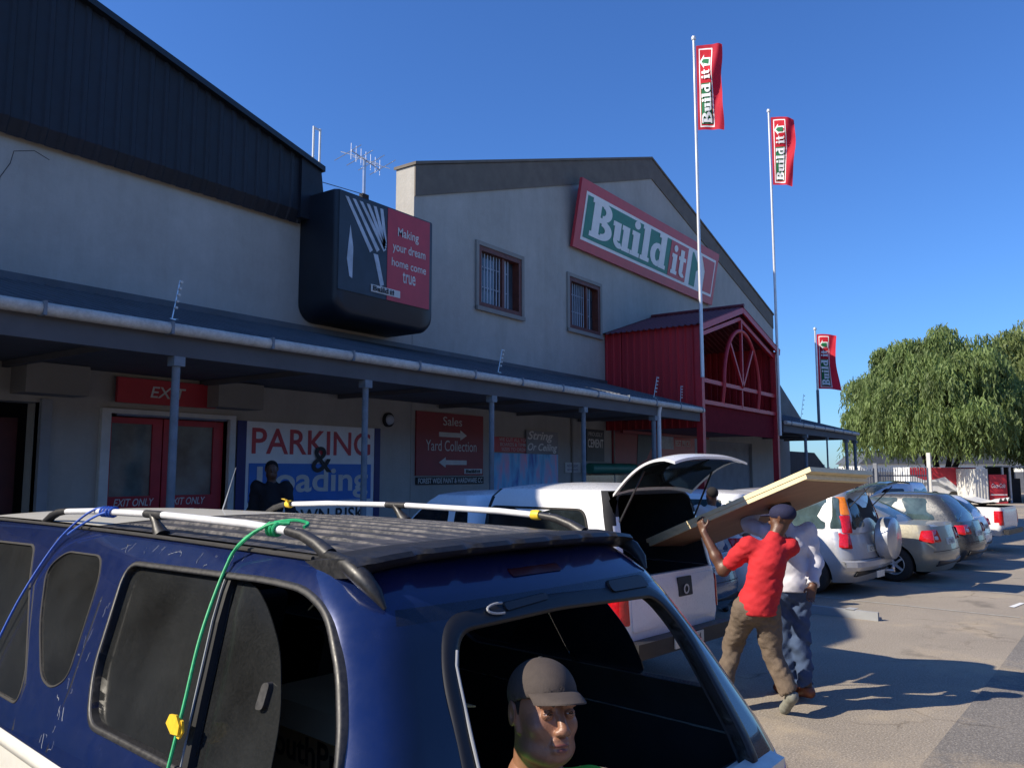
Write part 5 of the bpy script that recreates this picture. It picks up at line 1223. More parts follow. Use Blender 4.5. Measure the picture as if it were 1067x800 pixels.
car('dark_hatchback', 18.70, 4.35, 83, 'dark grey hatchback between the champagne sedan and the white hatchback', 'car', 4.0, 1.70, 1.52, 'car_dark', 'hatch', glass='glass_sky', belt=.95, gy=(.2, 2.95), plate='CF 1590')
car('white_hatchback', 21.0, 4.75, 83, 'boxy white hatchback with sloped rear window, second white vehicle from the far end', 'car', 3.8, 1.62, 1.42, 'car_white', 'hatch', belt=.93, gy=(.16, 2.7), plate='CF 8834')
# far white open pickup
pu = car_root('pickup', 23.3, 4.75, 83, 'white open backed pickup with upright red lamp, farthest vehicle of the row', 'pickup'); hw = .84; L = 4.6
lo4 = Surf([(.40, hw-.08, .10, L-.2, .15), (.55, hw, .02, L-.02, .12), (.80, hw, .01, L, .1), (1.08, hw-.02, .03, L-.25, .1)], bs=.03, br=.01, bf=.14)
lower_body(pu, lo4, .40, 1.08, lambda y: 1.08-(.16*max(0, (y-3.2)/1.4)**1.6 if y > 3.2 else 0), (1.1, 3.85), .34, 'car_white', inside=(-.74, .74, .08, 1.95, .68, 1.4))
cb4 = Surf([(1.06, hw-.04, 2.0, 3.5, .12), (1.3, hw-.08, 2.02, 3.2, .13), (1.55, hw-.16, 2.08, 2.9, .14), (1.64, hw-.22, 2.14, 2.75, .14)], bs=.03, br=.02, bf=.12)
V, F = cb4.shell([1.06+.058*k for k in range(11)], None, .045); q = mesh_obj('cab', V, F, 'car_white', pu, smooth=True); autosmooth(q, 50)
for f in 'LR': decal(cb4, f, roundpoly([(2.22, 1.12), (3.10, 1.12), (2.72, 1.50), (2.25, 1.50)], .05), name='door_window', m='glass_dark', parent=pu)
decal(cb4, 'B', roundpoly([(-.6, 1.14), (.6, 1.14), (.5, 1.5), (-.5, 1.5)], .06), name='rear_window', m='glass_dark', parent=pu); decal(cb4, 'F', roundpoly([(-.64, 1.12), (.64, 1.12), (.52, 1.54), (-.52, 1.54)], .06), name='windscreen', m='glass_dark', parent=pu)
for s_ in (-1, 1):
    decal(lo4, 'B', roundpoly([(s_*.73, .66), (s_*.83, .66), (s_*.82, 1.0), (s_*.735, 1.0)], .02), off=.012, thick=.02, name='tail_lamp', m='lamp_red', parent=pu)
    decal(lo4, 'L' if s_ < 0 else 'R', roundpoly([(.06, .72), (.20, .72), (.20, 1.0), (.06, 1.0)], .02), off=.006, thick=.02, name='tail_lamp', m='lamp_red', parent=pu)
    for y in (1.1, 3.85): wheel(pu, s_*.73, y, .34, s_, wd=.22, steel=True)
decal(lo4, 'B', roundpoly([(-.68, .62), (.68, .62), (.68, 1.02), (-.68, 1.02)], .03), off=.014, thick=.03, name='tailgate', m='car_white', parent=pu)
mb = MB(); mb.box(-.78, .78, -.09, .02, .44, .56); mb.build('rear_bumper', 'plastic', pu)
axle_block(pu, .5, .4, 4.1, .42)
tp = empty('load_cover', P2(23.3, 5.4, 1.1), R(-7), label='loosely folded pale sheet lying over the load bed of the farthest pickup', cat='sheet')
V = []; F = []
for j in range(15):
    for i in range(15): V.append((-.72+1.44*i/14, -.55+1.7*j/14, .05+.10*abs(math.sin(i*.7+j*.3))+.05*math.cos(j*.9)))
for j in range(14):
    for i in range(14): a = j*15+i; F.append((a, a+1, a+16, a+15))
mesh_obj('sheet', V, F, 'offwhite', tp, smooth=True)
# loose white beam on the ground
lb = empty('loose_beam', P2(11.36, 3.9, 0), R(83-90), label='long white beam lying on the tarmac behind the man in jeans', cat='beam')
mb = MB(); mb.prism([(-.07, .0), (.07, .0), (.07, .035), (-.02, .035), (-.02, .11), (-.07, .11)], 0, 2.6); mb.build('beam_body', 'cement_grey', lb)
mb = MB(); mb.box(-.08, .08, .3, .42, .112, .118); mb.build('strap', 'cement_grey', lb)
# ================================================================ PEOPLE: smooth signed distance bodies turned into one surface
class Field:
    def __init__(s, lo, hi, h):
        s.lo = np.array(lo, float); s.h = h; s.n = np.ceil((np.array(hi)-s.lo)/h).astype(int)+1
        s.ax = [s.lo[i]+h*np.arange(s.n[i]) for i in range(3)]; s.D = np.full(s.n, 9.0, np.float32)
    def box(s, pmin, pmax):
        a = np.clip(((np.array(pmin)-s.lo)/s.h).astype(int)-1, 0, s.n-1); b = np.clip(((np.array(pmax)-s.lo)/s.h).astype(int)+2, 1, s.n)
        sl_ = tuple(slice(a[i], b[i]) for i in range(3)); X, Y, Z = np.meshgrid(*[s.ax[i][sl_[i]] for i in range(3)], indexing='ij')
        return sl_, np.stack([X, Y, Z], -1)
    def put(s, sl_, d, k, op='u'):
        o = s.D[sl_]
        if op == 'u':
            h = np.clip(.5+.5*(o-d)/k, 0, 1); s.D[sl_] = o*(1-h)+d*h-k*h*(1-h)
        else:
            h = np.clip(.5-.5*(o+d)/k, 0, 1); s.D[sl_] = o*(1-h)+(-d)*h+k*h*(1-h)
    def cone(s, a, b, ra, rb, k=.03, op='u', flat=False, sq=(1, 1)):
        a = np.array(a, float); b = np.array(b, float); m_ = max(ra, rb)*1.3+2.5*k
        sl_, P = s.box(np.minimum(a, b)-m_, np.maximum(a, b)+m_)
        if P.size == 0: return
        ab = b-a; L2 = ab@ab+1e-9; t0 = ((P-a)@ab)/L2; t = np.clip(t0, 0, 1)
        d = np.linalg.norm(P-a-t[..., None]*ab, axis=-1)-(ra+(rb-ra)*t)
        if flat: d = np.maximum(d, (t0-1)*math.sqrt(L2))
        s.put(sl_, d.astype(np.float32), k, op)
    def ell(s, c, r_, k=.02, op='u', rot=None):
        c = np.array(c, float); r_ = np.array(r_, float); m_ = r_.max()+2.5*k; sl_, P = s.box(c-m_, c+m_)
        if P.size == 0: return
        q = P-c
        if rot is not None: q = q@rot
        q = q/r_; l = np.linalg.norm(q, axis=-1); l2 = np.linalg.norm(q/r_, axis=-1)+1e-9
        s.put(sl_, (l*(l-1)/l2).astype(np.float32), k, op)
    def wrinkle(s, amp, fr, seed=0):
        X, Y, Z = np.meshgrid(*s.ax, indexing='ij'); rs = np.random.RandomState(seed); w_ = 0
        for i in range(5):
            v = rs.normal(size=3)*fr; v[2] *= 1.6; w_ = w_+np.sin(X*v[0]+Y*v[1]+Z*v[2]+rs.uniform(0, 6)+1.6*np.sin(X*v[2]*.6+Z*v[0]*.5))
        s.D -= (amp*w_/2.5).astype(np.float32)
    def clip_below(s, z): X = s.ax[2][None, None, :]; s.D = np.maximum(s.D, (z-X)).astype(np.float32)
    def mesh(s, name, m, parent, smooth=True):
        D = s.D; D = np.pad(D, 1, constant_values=9.0); lo = s.lo-s.h; ins = D < 0
        c = [ins[i:ins.shape[0]-1+i, j:ins.shape[1]-1+j, k:ins.shape[2]-1+k] for i in (0, 1) for j in (0, 1) for k in (0, 1)]
        sm = sum(x.astype(int) for x in c); act = (sm > 0) & (sm < 8); idx = -np.ones(act.shape, int); I = np.argwhere(act); idx[act] = np.arange(len(I))
        acc = np.zeros((len(I), 3)); cnt = np.zeros(len(I))
        corners = [(i, j, k) for i in (0, 1) for j in (0, 1) for k in (0, 1)]
        for a in corners:
            for ax in range(3):
                if a[ax] == 0:
                    b = list(a); b[ax] = 1; va = D[I[:, 0]+a[0], I[:, 1]+a[1], I[:, 2]+a[2]]; vb = D[I[:, 0]+b[0], I[:, 1]+b[1], I[:, 2]+b[2]]
                    cr = (va < 0) != (vb < 0); t = np.where(cr, va/np.where(cr, va-vb, 1), 0)
                    p = np.tile(np.array(a, float), (len(I), 1)); p[:, ax] += t; acc += p*cr[:, None]; cnt += cr
        V = lo+(I+acc/cnt[:, None])*s.h
        F = []
        for ax in range(3):
            u, v = [(1, 2), (2, 0), (0, 1)][ax]
            A = ins; sh = [slice(1, -1)]*3; sh[ax] = slice(0, -1); sh2 = [slice(1, -1)]*3; sh2[ax] = slice(1, None)
            cr = np.argwhere(A[tuple(sh)] != A[tuple(sh2)])
            if len(cr) == 0: continue
            g = cr.copy(); 
            for q in range(3):
                if q != ax: g[:, q] += 1
            def cell(du, dv): h = g.copy(); h[:, u] += du; h[:, v] += dv; return idx[h[:, 0], h[:, 1], h[:, 2]]
            q4 = np.stack([cell(-1, -1), cell(0, -1), cell(0, 0), cell(-1, 0)], 1)
            inside = ins[g[:, 0], g[:, 1], g[:, 2]]; q4[~inside] = q4[~inside][:, ::-1]; F.append(q4)
        F = np.concatenate(F); F = F[(F >= 0).all(1)]
        me = bpy.data.meshes.new(name); me.from_pydata(V.tolist(), [], F.tolist()); me.materials.append(M[m]); me.polygons.foreach_set('use_smooth', [True]*len(F)); me.update()
        o = bpy.data.objects.new(name, me); return link(o, parent)
def nrm(v): v = np.array(v, float); return v/(np.linalg.norm(v)+1e-9)
def hand(f, wr, d, n, side, sc=1.0, curl=.35):
    """palm from wrist along d, palm normal n, side = +1/-1 gives the thumb side"""
    d = nrm(d); n = np.array(n, float); n = nrm(n-d*(n@d)); t = np.cross(d, n)*side; wr = np.array(wr, float)
    for q in (-.026, -.009, .009, .026): f.cone(wr+t*q*.8*sc, wr+d*.085*sc+t*q*sc, .016*sc, .013*sc, .008)
    for q, L_, in ((.030, .070), (.010, .080), (-.010, .075), (-.029, .058)):
        p = wr+d*.088*sc+t*q*sc; a = curl*.6; L3 = (.45, .32, .23)
        for i, fr in enumerate(L3):
            dd = d*math.cos(a)+n*math.sin(a); p2 = p+dd*L_*fr*sc; r_ = (.0095-.001*i)*sc; f.cone(p, p2, r_, r_*.9, .004); p = p2; a += curl
    p = wr+d*.03*sc+t*.03*sc; dd = nrm(d*.6+t*.75+n*.25); p2 = p+dd*.042*sc; f.cone(p, p2, .014*sc, .011*sc, .008); dd = nrm(d*.9+t*.25+n*.4); f.cone(p2, p2+dd*.034*sc, .011*sc, .009*sc, .004)
def head(f, c, fw_, up_=(0, 0, 1), s=1.0, k=.012, jaw=1.0):
    fw_ = nrm(fw_); up_ = np.array(up_, float); up_ = nrm(up_-fw_*(fw_@up_)); rt_ = np.cross(fw_, up_); Rm = np.stack([rt_, fw_, up_], 1); c = np.array(c, float)
    P = lambda x, y, z: c+(rt_*x+fw_*y+up_*z)*s
    E = lambda x, y, z, a, b, d, kk=k, op='u': f.ell(P(x, y, z), (a*s, b*s, d*s), kk, op, Rm)
    E(0, -.012, .035, .076, .096, .082, .02); E(0, .020, -.03, .062, .070, .082, .03)
    E(0, .045, -.085, .040*jaw, .036, .026, .03)                     # chin
    for sx in (-1, 1):
        E(sx*.044, .052, -.018, .020, .022, .020, .025)              # cheekbone
        E(sx*.048, .012, -.072, .020*jaw, .036, .022, .03)                # jaw
        E(sx*.032, .094, .014, .019, .014, .012, .010, 's')          # eye socket
        E(sx*.031, .080, .0125, .0138, .0128, .0125, .004)           # eyeball bulge / lids
        E(sx*.032, .082, .034, .022, .012, .008, .010)               # brow
        f.cone(P(sx*.072, -.010, .026), P(sx*.070, -.004, -.030), .012*s, .008*s, .006); E(sx*.084, -.016, .012, .005, .020, .032, .006); E(sx*.089, -.008, .008, .006, .009, .014, .005, 's')
        E(sx*.0135, .100, -.030, .010, .011, .009, .006)             # nostril wing
    f.cone(P(0, .084, .026), P(0, .108, -.022), .0085*s, .0125*s, .010); E(0, .110, -.026, .0125, .012, .011, .008)
    for sx in (-1, 1): E(sx*.007, .113, -.0395, .0038, .0055, .004, .003, 's')
    E(0, .086, -.058, .026, .014, .0085, .007); E(0, .084, -.072, .023, .014, .0095, .007); E(0, .102, -.0645, .024, .008, .0018, .003, 's')
    E(0, .076, -.088, .016, .012, .012, .01)
    return P, Rm
def person(name, loc, rz, label, J, cols, h=.011, facing=(0, 1, 0), lookup=(0, 0, 1), sleeve='short', cap=None, hair=False, headscale=1.0, seed=1, hands=None, cat='person'):
    r = empty(name, loc, rz, label=label, cat=cat)
    pts = np.array([v for v in J.values()]); f = Field(pts.min(0)-.22, pts.max(0)+.22, h)
    g = lambda k_: np.array(J[k_], float)
    pel, ch, nk, hd = g('pelvis'), g('chest'), g('neck'), g('head')
    # skin body
    f.cone(pel, (pel+ch)/2, .115, .105, .04); f.cone((pel+ch)/2, ch, .105, .118, .04); f.cone(ch, nk-(nk-ch)*.25, .12, .07, .04)
    f.cone(nk-(nk-ch)*.3, hd-nrm(hd-nk)*.03, .062, .055, .03)
    head(f, hd, facing, lookup, headscale)
    for sd in 'LR':
        s_, e_, w_ = g('sh'+sd), g('el'+sd), g('wr'+sd)
        f.cone(ch+(nk-ch)*.3, s_, .08, .062, .04); f.cone(s_, e_, .060, .047, .03); f.cone(e_, e_+(w_-e_)*.35, .046, .050, .03); f.cone(e_+(w_-e_)*.35, w_, .049, .031, .02)
        hd_ = (hands or {}).get(sd, (nrm(w_-e_), (0, 1, 0), 1, .4)); hand(f, w_, hd_[0], hd_[1], hd_[2], 1.0, hd_[3])
        hp, kn, an, to = g('hip'+sd), g('kn'+sd), g('an'+sd), g('to'+sd)
        f.cone(pel, hp, .11, .095, .04); f.cone(hp, kn, .085, .058, .03); f.cone(kn, kn+(an-kn)*.35, .055, .056, .02); f.cone(kn+(an-kn)*.35, an, .056, .036, .02); f.cone(an, to, .04, .03, .02)
    body = f.mesh('body', cols.get('skin', 'skin'), r)
    # shirt
    f = Field(pts.min(0)-.25, pts.max(0)+.25, h*1.1); a = .022
    hem = J.get('hem', pel+np.array([0, 0, .0]))
    f.cone(hem, (pel+ch)/2, .150, .138, .05, flat=False); f.cone((pel+ch)/2, ch, .140, .145, .05); f.cone(ch, nk-(nk-ch)*.12, .135, .075, .04)
    for sd in 'LR':
        s_, e_, w_ = g('sh'+sd), g('el'+sd), g('wr'+sd); f.cone(ch+(nk-ch)*.3, s_, .10, .078, .04)
        if sleeve == 'short': f.cone(s_, s_+(e_-s_)*.80, .076, .075, .03, flat=True)
        else: f.cone(s_, e_, .074, .064, .03); f.cone(e_, w_-(w_-e_)*.05, .064, .050, .03, flat=True)
    f.cone(hem, hem-np.array([0, 0, .10]), .165, .172, .03, flat=True); f.wrinkle(.007, 15, seed); f.wrinkle(.004, 34, seed+1); f.clip_below(float(hem[2])-.065)
    f.mesh('shirt', cols['shirt'], r)
    # trousers
    f = Field(pts.min(0)-.22, pts.max(0)+.22, h*1.1)
    f.cone(pel+np.array([0, 0, .08]), pel, .118, .140, .04)
    for sd in 'LR':
        hp, kn, an = g('hip'+sd), g('kn'+sd), g('an'+sd); f.cone(pel, hp, .14, .115, .04); f.cone(hp, kn, .108, .080, .03); f.cone(kn, an+(kn-an)*.10, .080, .066, .03, flat=True)
    f.wrinkle(.011, 20, seed+3); f.wrinkle(.005, 42, seed+4); f.mesh('trousers', cols['trousers'], r)
    for sd in 'LR':
        an, to = g('an'+sd), g('to'+sd); b = (to+an)/2; f = Field(np.minimum(an, to)-.14, np.maximum(an, to)+.14, h*.8); hl = an-nrm(to-an)*.03
        f.cone(hl+np.array([0, 0, -.02]), to, .046, .042, .02); f.cone(an, an+np.array([0, 0, .03]), .048, .05, .02, flat=True); f.cone(to, to+nrm(to-an)*.03, .04, .032, .02); f.mesh('shoe', cols['shoe'], r)
    fw_ = nrm(facing)
    if cap:
        f = Field(hd-.2, hd+.2, h*.7); upv = nrm(np.array(lookup)-fw_*(fw_@np.array(lookup))); rt_ = np.cross(fw_, upv); Rm = np.stack([rt_, fw_, upv], 1)
        f.ell(hd+upv*.048*headscale-fw_*.012, (.090, .112, .078), .01, 'u', Rm)
        f.ell(hd-upv*.055+fw_*.03, (.16, .16, .072), .01, 's', Rm)
        f.ell(hd+upv*.035+fw_*.125, (.062, .06, .010), .01, 'u', Rm); f.mesh('cap', cap, r)
    elif hair:
        f = Field(hd-.18, hd+.18, h*.7); upv = np.array([0, 0, 1.]); rt_ = np.cross(fw_, upv); Rm = np.stack([rt_, fw_, upv], 1)
        f.ell(hd+upv*.042-fw_*.02, (.082, .100, .082), .01, 'u', Rm); f.ell(hd+fw_*.10-upv*.03, (.12, .10, .09), .01, 's', Rm); f.ell(hd-upv*.09, (.14, .14, .07), .01, 's', Rm); f.mesh('hair', 'hair', r)
    return r
VR = R(35.7-90)                       # frame with x to the right of the view and y away from it
def V2(lat, dep, z=0): a = R(35.7); return Vector((dep*math.cos(a)+lat*math.sin(a), dep*math.sin(a)-lat*math.cos(a), z))
J = dict(pelvis=(-.22, .02, .86), chest=(-.13, .0, 1.19), neck=(-.06, .02, 1.42), head=(.005, .03, 1.555), hem=(-.22, .02, .86),
         shL=(-.28, .04, 1.33), elL=(-.45, .20, 1.12), wrL=(-.575, .33, 1.43), shR=(.06, .02, 1.33), elR=(.09, .30, 1.28), wrR=(.10, .42, 1.52),
         hipL=(-.31, .03, .82), knL=(-.38, .26, .49), anL=(-.50, .12, .12), toL=(-.60, .26, .04), hipR=(-.15, .02, .82), knR=(-.10, .06, .46), anR=(-.005, -.08, .17), toR=(-.02, .04, .045))
person('person', V2(2.228, 6.8), VR, 'man in red t-shirt, brown trousers and dark blue cap carrying the board on his head', J, dict(shirt='shirt_red', trousers='khaki', shoe='shoe_grey'),
       facing=(-.75, .64, -.05), cap='cap_blue', seed=4, hands={'L': ((-.25, .25, .93), (.6, .5, 0), -1, .75), 'R': ((0, .3, .95), (-.6, .4, 0), 1, .6)})
J = dict(pelvis=(-.06, .05, .95), chest=(-.05, .05, 1.26), neck=(-.08, .08, 1.48), head=(-.11, .13, 1.60), hem=(-.06, .05, .98),
         shL=(-.24, .08, 1.42), elL=(-.33, .34, 1.46), wrL=(-.20, .42, 1.66), shR=(.105, .03, 1.42), elR=(.145, .0, 1.17), wrR=(.06, -.17, .98),
         hipL=(-.13, .06, .91), knL=(-.12, .10, .50), anL=(-.07, .10, .09), toL=(-.13, .24, .045), hipR=(.01, .04, .91), knR=(.0, .02, .50), anR=(.03, -.04, .09), toR=(-.0, .11, .045))
person('person', V2(2.50, 7.25), VR, 'man in pale long sleeved shirt and blue jeans standing behind the man in red', J, dict(shirt='shirt_white', trousers='denim', shoe='shoe_brown'), facing=(-.5, .86, 0), sleeve='long', hair=True, seed=9,
       hands={'R': ((-.35, -.25, -.9), (0, -1, 0), 1, .5), 'L': ((.2, .2, .95), (.5, .5, 0), -1, .5)})
def standing(hs=1.0, arm=.0): return dict(pelvis=(0, 0, .95*hs), chest=(0, .01, 1.27*hs), neck=(0, 0, 1.50*hs), head=(0, -.02, 1.655*hs), hem=(0, 0, .93*hs),
         shL=(-.19, 0, 1.44*hs), elL=(-.25, .02, 1.14*hs), wrL=(-.22, -.12, .93*hs), shR=(.19, 0, 1.44*hs), elR=(.25, .02, 1.14*hs), wrR=(.22, -.12, .93*hs),
         hipL=(-.09, 0, .90*hs), knL=(-.11, -.02, .49*hs), anL=(-.11, .03, .09), toL=(-.13, -.11, .045), hipR=(.09, 0, .90*hs), knR=(.11, -.02, .49*hs), anR=(.11, .03, .09), toR=(.13, -.11, .045))
q = V2(-.2925*10.7, 10.7, .28)
person('person', q, VR, 'man in dark jacket standing in the shade before the parking sign', standing(1.02), dict(shirt='jacket', trousers='jacket', shoe='ink'), h=.016, facing=(.3, -.95, 0), sleeve='long', hair=True, seed=2)
J = standing(.97); J['elR'] = (.30, -.02, 1.20); J['wrR'] = (.42, -.12, 1.06)
person('person', V2(2.86, 11.8), VR, 'man in light grey shirt standing between the blue hatchback and the white roofed estate car', J, dict(shirt='shirt_grey', trousers='denim', shoe='ink'), h=.016, facing=(-.2, .97, 0), sleeve='long', hair=True, seed=6)
# ---- the board
bd = empty('board', V2(2.4, 6.6, 1.95), 0, label='thick pale edged wooden door board carried at a slant into the open bakkie', cat='board')
B_ = V2(.3629*6.6, 6.6, 1.985); dr = V2(-.563, .827)-V2(0, 0); dr = Vector((dr.x, dr.y, 0)).normalized(); Lb = 2.03; slope = -.345
lx = (dr*math.cos(math.asin(-slope))+Vector((0, 0, slope))).normalized(); ly = V2(.827, .563); ly = Vector((ly.x, ly.y, -.045)).normalized(); ly = (ly-lx*ly.dot(lx)).normalized(); lz = -lx.cross(ly)
if lz.z < 0: lz = -lz
def bp_(a, b, c): return B_+lx*a+ly*b+lz*c
def bbox3(a0, a1, b0, b1, c0, c1):
    V = [bp_(a, b, c) for c in (c0, c1) for a, b in ((a0, b0), (a1, b0), (a1, b1), (a0, b1))]
    return V, [(0, 3, 2, 1), (4, 5, 6, 7), (0, 1, 5, 4), (1, 2, 6, 5), (2, 3, 7, 6), (3, 0, 4, 7)]
mb = MB(); mb.add(*bbox3(0, Lb, 0, .84, -.038, 0)); child_of(mb.build('upper_leaf', 'wood_pale'), bd)
mb = MB(); mb.add(*bbox3(.06, Lb-.02, .006, .84, -.078, -.040)); child_of(mb.build('lower_leaf', 'wood_pale'), bd)
mb = MB(); mb.add(*bbox3(.105, Lb-.035, .022, .835, -.0815, -.0795)); child_of(mb.build('veneer', 'wood_brown'), bd)

# ---- seated man in the load bay, a fine head
sm_loc = P2(1.665, 1.425, .045)
sr = empty('person', sm_loc, 0, label='man in brown baseball cap and green top sitting in the back of the blue off-roader', cat='person')
az = R(-119); FWD = nrm([math.cos(az), math.sin(az), .17]); HC = np.array([0, 0, 1.275]); UPV = np.array([.05, -.02, 1.])
f = Field((-.17, -.17, 1.08), (.17, .17, 1.46), .0032)
Pm, Rm = head(f, HC, FWD, UPV, 1.0, .010, 1.12)
sp3 = lambda x, y, z: Pm(x, y, z)
f.cone(HC-np.array([0, 0, .03])-nrm(FWD)*.03, HC-np.array([0, 0, .22])-nrm(FWD)*.05, .060, .066, .03)
f.ell(Pm(0, .088, -.047), (.024, .008, .006), .008, 'u', Rm)
for sx in (-1, 1): f.cone(Pm(sx*.020, .096, -.030), Pm(sx*.036, .080, -.062), .003, .004, .006, 's')    # nasolabial fold
hb_ = f
body = f.mesh('body', 'skin_face', sr)
# rest of the body joined into the same mesh
f = Field((-.55, -.62, .55), (.55, .85, 1.22), .012)
sh = nrm(np.cross(nrm(np.array([FWD[0], FWD[1], 0])), (0, 0, 1))); bk_ = -nrm(np.array([FWD[0], FWD[1], 0]))
nkb = HC+np.array([0, 0, -.195])+bk_*.045; chs = nkb+np.array([0, 0, -.17])+bk_*.02; pls = chs+np.array([0, 0, -.20])
f.cone(nkb+np.array([0, 0, .05]), nkb, .058, .064, .03); f.cone(nkb, chs, .08, .13, .05); f.cone(chs, pls, .13, .13, .05)
arms = {}
for s_ in (-1, 1):
    S_ = nkb+sh*s_*.17+np.array([0, 0, -.05]); E_ = S_+np.array([0, 0, -.24])+sh*s_*.06-bk_*.02; W_ = E_-bk_*.20-sh*s_*.10+np.array([0, 0, -.03])
    f.cone(nkb+np.array([0, 0, -.05]), S_, .07, .06, .04); f.cone(S_, E_, .052, .042, .03); f.cone(E_, W_, .042, .028, .02); hand(f, W_, -bk_*.8-sh*s_*.3, (0, 0, -1), s_, 1, .4); arms[s_] = (S_, E_, W_)
    K_ = pls+sh*s_*.14-bk_*(-.40)+np.array([0, 0, .05]); f.cone(pls, K_, .11, .06, .04); A_ = K_+sh*s_*.0+bk_*.05+np.array([0, 0, -.06]); f.cone(K_, A_+bk_*.2, .055, .045, .03)
b2_ = f.mesh('body_rest', 'skin_face', sr)
for o in (body, b2_): o.parent = None
bm = bmesh.new(); bm.from_mesh(body.data); bm.from_mesh(b2_.data); bm.to_mesh(body.data); bm.free(); bpy.data.objects.remove(b2_); body.data.polygons.foreach_set('use_smooth', [True]*len(body.data.polygons)); body.parent = sr
f = Field((-.55, -.62, .55), (.55, .85, 1.22), .011)
f.cone(nkb+np.array([0, 0, .01]), chs, .072, .150, .04); f.cone(chs, pls, .155, .15, .05)
for s_ in (-1, 1): S_, E_, W_ = arms[s_]; f.cone(nkb+np.array([0, 0, -.045]), S_, .085, .078, .04); f.cone(S_, S_+(E_-S_)*.8, .074, .07, .03, flat=True)
f.wrinkle(.005, 18, 5); f.mesh('shirt', 'hivis', sr)
f = Field((-.6, -.7, .45), (.6, 1.0, 1.1), .014)
for s_ in (-1, 1):
    K_ = pls+sh*s_*.14+bk_*.40+np.array([0, 0, .05]); f.cone(pls, K_, .13, .082, .04); f.cone(K_, K_+bk_*.25+np.array([0, 0, -.06]), .08, .07, .03)
f.wrinkle(.007, 20, 8); f.mesh('trousers', 'denim', sr)
for sx in (-1, 1):
    mb = MB(); c_ = Pm(sx*.031, .081, .0125); mb.lathe([(0, -.0128)]+[(.0128*math.sin(a), -.0128*math.cos(a)) for a in np.linspace(.3, math.pi-.05, 12)], c_, FWD, 20); e_ = mb.build('eye', 'eye_white', sr, smooth=True)
    gz = nrm(FWD+np.array([-.10, -.05, -.05])); mb = MB(); mb.lathe([(0, .0005), (.0064, -.0002), (.0066, -.003)], Vector(c_)+Vector(gz)*.0134, gz, 18); mb.build('iris', 'eye_dark', e_, smooth=True)
    for up_s, z_ in ((1, .0045), (-1, -.0045)):     # lids
        f = Field(c_-.03, c_+.03, .0016); f.ell(c_, (.0152, .0146, .0146), .002, 'u', Rm); f.ell(c_, (.0132, .0131, .0131), .001, 's', Rm)
        f.ell(c_-Rm[:, 2]*up_s*(.0150 if up_s > 0 else .0172)+Rm[:, 1]*.006, (.03, .02, .0178), .001, 's', Rm); f.ell(c_-Rm[:, 1]*.02, (.03, .018, .03), .001, 's', Rm); f.mesh('eyelid', 'skin_face', e_)
    mb = MB(); mb.tube([Pm(sx*x, y, z) for x, y, z in ((.016, .0915, .0325), (.028, .0935, .0385), (.042, .0845, .0385), (.052, .070, .033))], [.0028, .0042, .0036, .0018], 8); mb.build('eyebrow', 'hair', sr, smooth=True)
f = Field(Pm(0, .088, -.065)-.05, Pm(0, .088, -.065)+.05, .002)
f.ell(Pm(0, .0875, -.0585), (.0235, .0138, .0068), .003, 'u', Rm); f.ell(Pm(0, .0850, -.0715), (.0205, .0142, .0078), .003, 'u', Rm); f.ell(Pm(0, .104, -.0648), (.024, .010, .0014), .002, 's', Rm); f.mesh('lips', 'lips', sr)
f = Field(HC-.13, HC+.13, .003); f.ell(Pm(0, -.016, .030), (.0805, .100, .086), .01, 'u', Rm); f.ell(Pm(0, .075, -.02), (.12, .088, .13), .01, 's', Rm); f.ell(Pm(0, 0, -.11), (.14, .16, .10), .01, 's', Rm); f.mesh('hair', 'hair', sr)
f = Field(HC-.20, HC+.20, .0042)
f.ell(Pm(0, -.008, .058), (.0855, .113, .087), .008, 'u', Rm); f.ell(Pm(0, -.006, .052), (.080, .1065, .081), .004, 's', Rm); f.ell(Pm(0, .09, -.075), (.22, .24, .132), .006, 's', Rm); f.ell(Pm(0, -.05, -.10), (.22, .24, .128), .006, 's', Rm)
cp_ = f.mesh('cap', 'cap_brown', sr)
mb = MB()
for k in range(6):
    a = math.pi/6+k*math.pi/3; mb.tube([Pm(.0808*math.sin(t)*math.cos(a), -.008+.1068*math.sin(t)*math.sin(a), .058+.0851*math.cos(t)) for t in np.linspace(.02, 1.40, 14)], .0008, 4)
mb.lathe([(0, .004), (.006, .003), (.008, 0)], Pm(0, -.008, .1435), Rm[:, 2], 12); mb.build('cap_seams', 'dark', cp_)
V = []; F = []; nu, nv = 24, 10
for o_ in (0, -.0035):
    for j in range(nv+1):
        for i in range(nu+1):
            a = -1.05+2.1*i/nu; r_ = j/nv; bx = .080*math.sin(a)*1.0; by = -.010+.104*math.cos(a)
            ext = .080*r_*math.cos(a*1.05)**.7 if abs(a) < 1.49 else 0
            V.append(Pm(bx*(1+.02*r_), by+ext, .066-.10*bx*bx*10*(.3+.5*r_)-.022*r_*r_+o_))
n = (nu+1)*(nv+1)
for j in range(nv):
    for i in range(nu): a = j*(nu+1)+i; F.append((a, a+1, a+nu+2, a+nu+1)); F.append((n+a, n+a+nu+1, n+a+nu+2, n+a+1))
for i in range(nu): a = nv*(nu+1)+i; F.append((a, a+1, n+a+1, n+a))
for j in range(nv):
    for i in (0, nu): a = j*(nu+1)+i; F.append((a, a+nu+1, n+a+nu+1, n+a))
mb = MB(); mb.add(V, F); mb.build('visor', 'cap_brown', cp_, smooth=True)

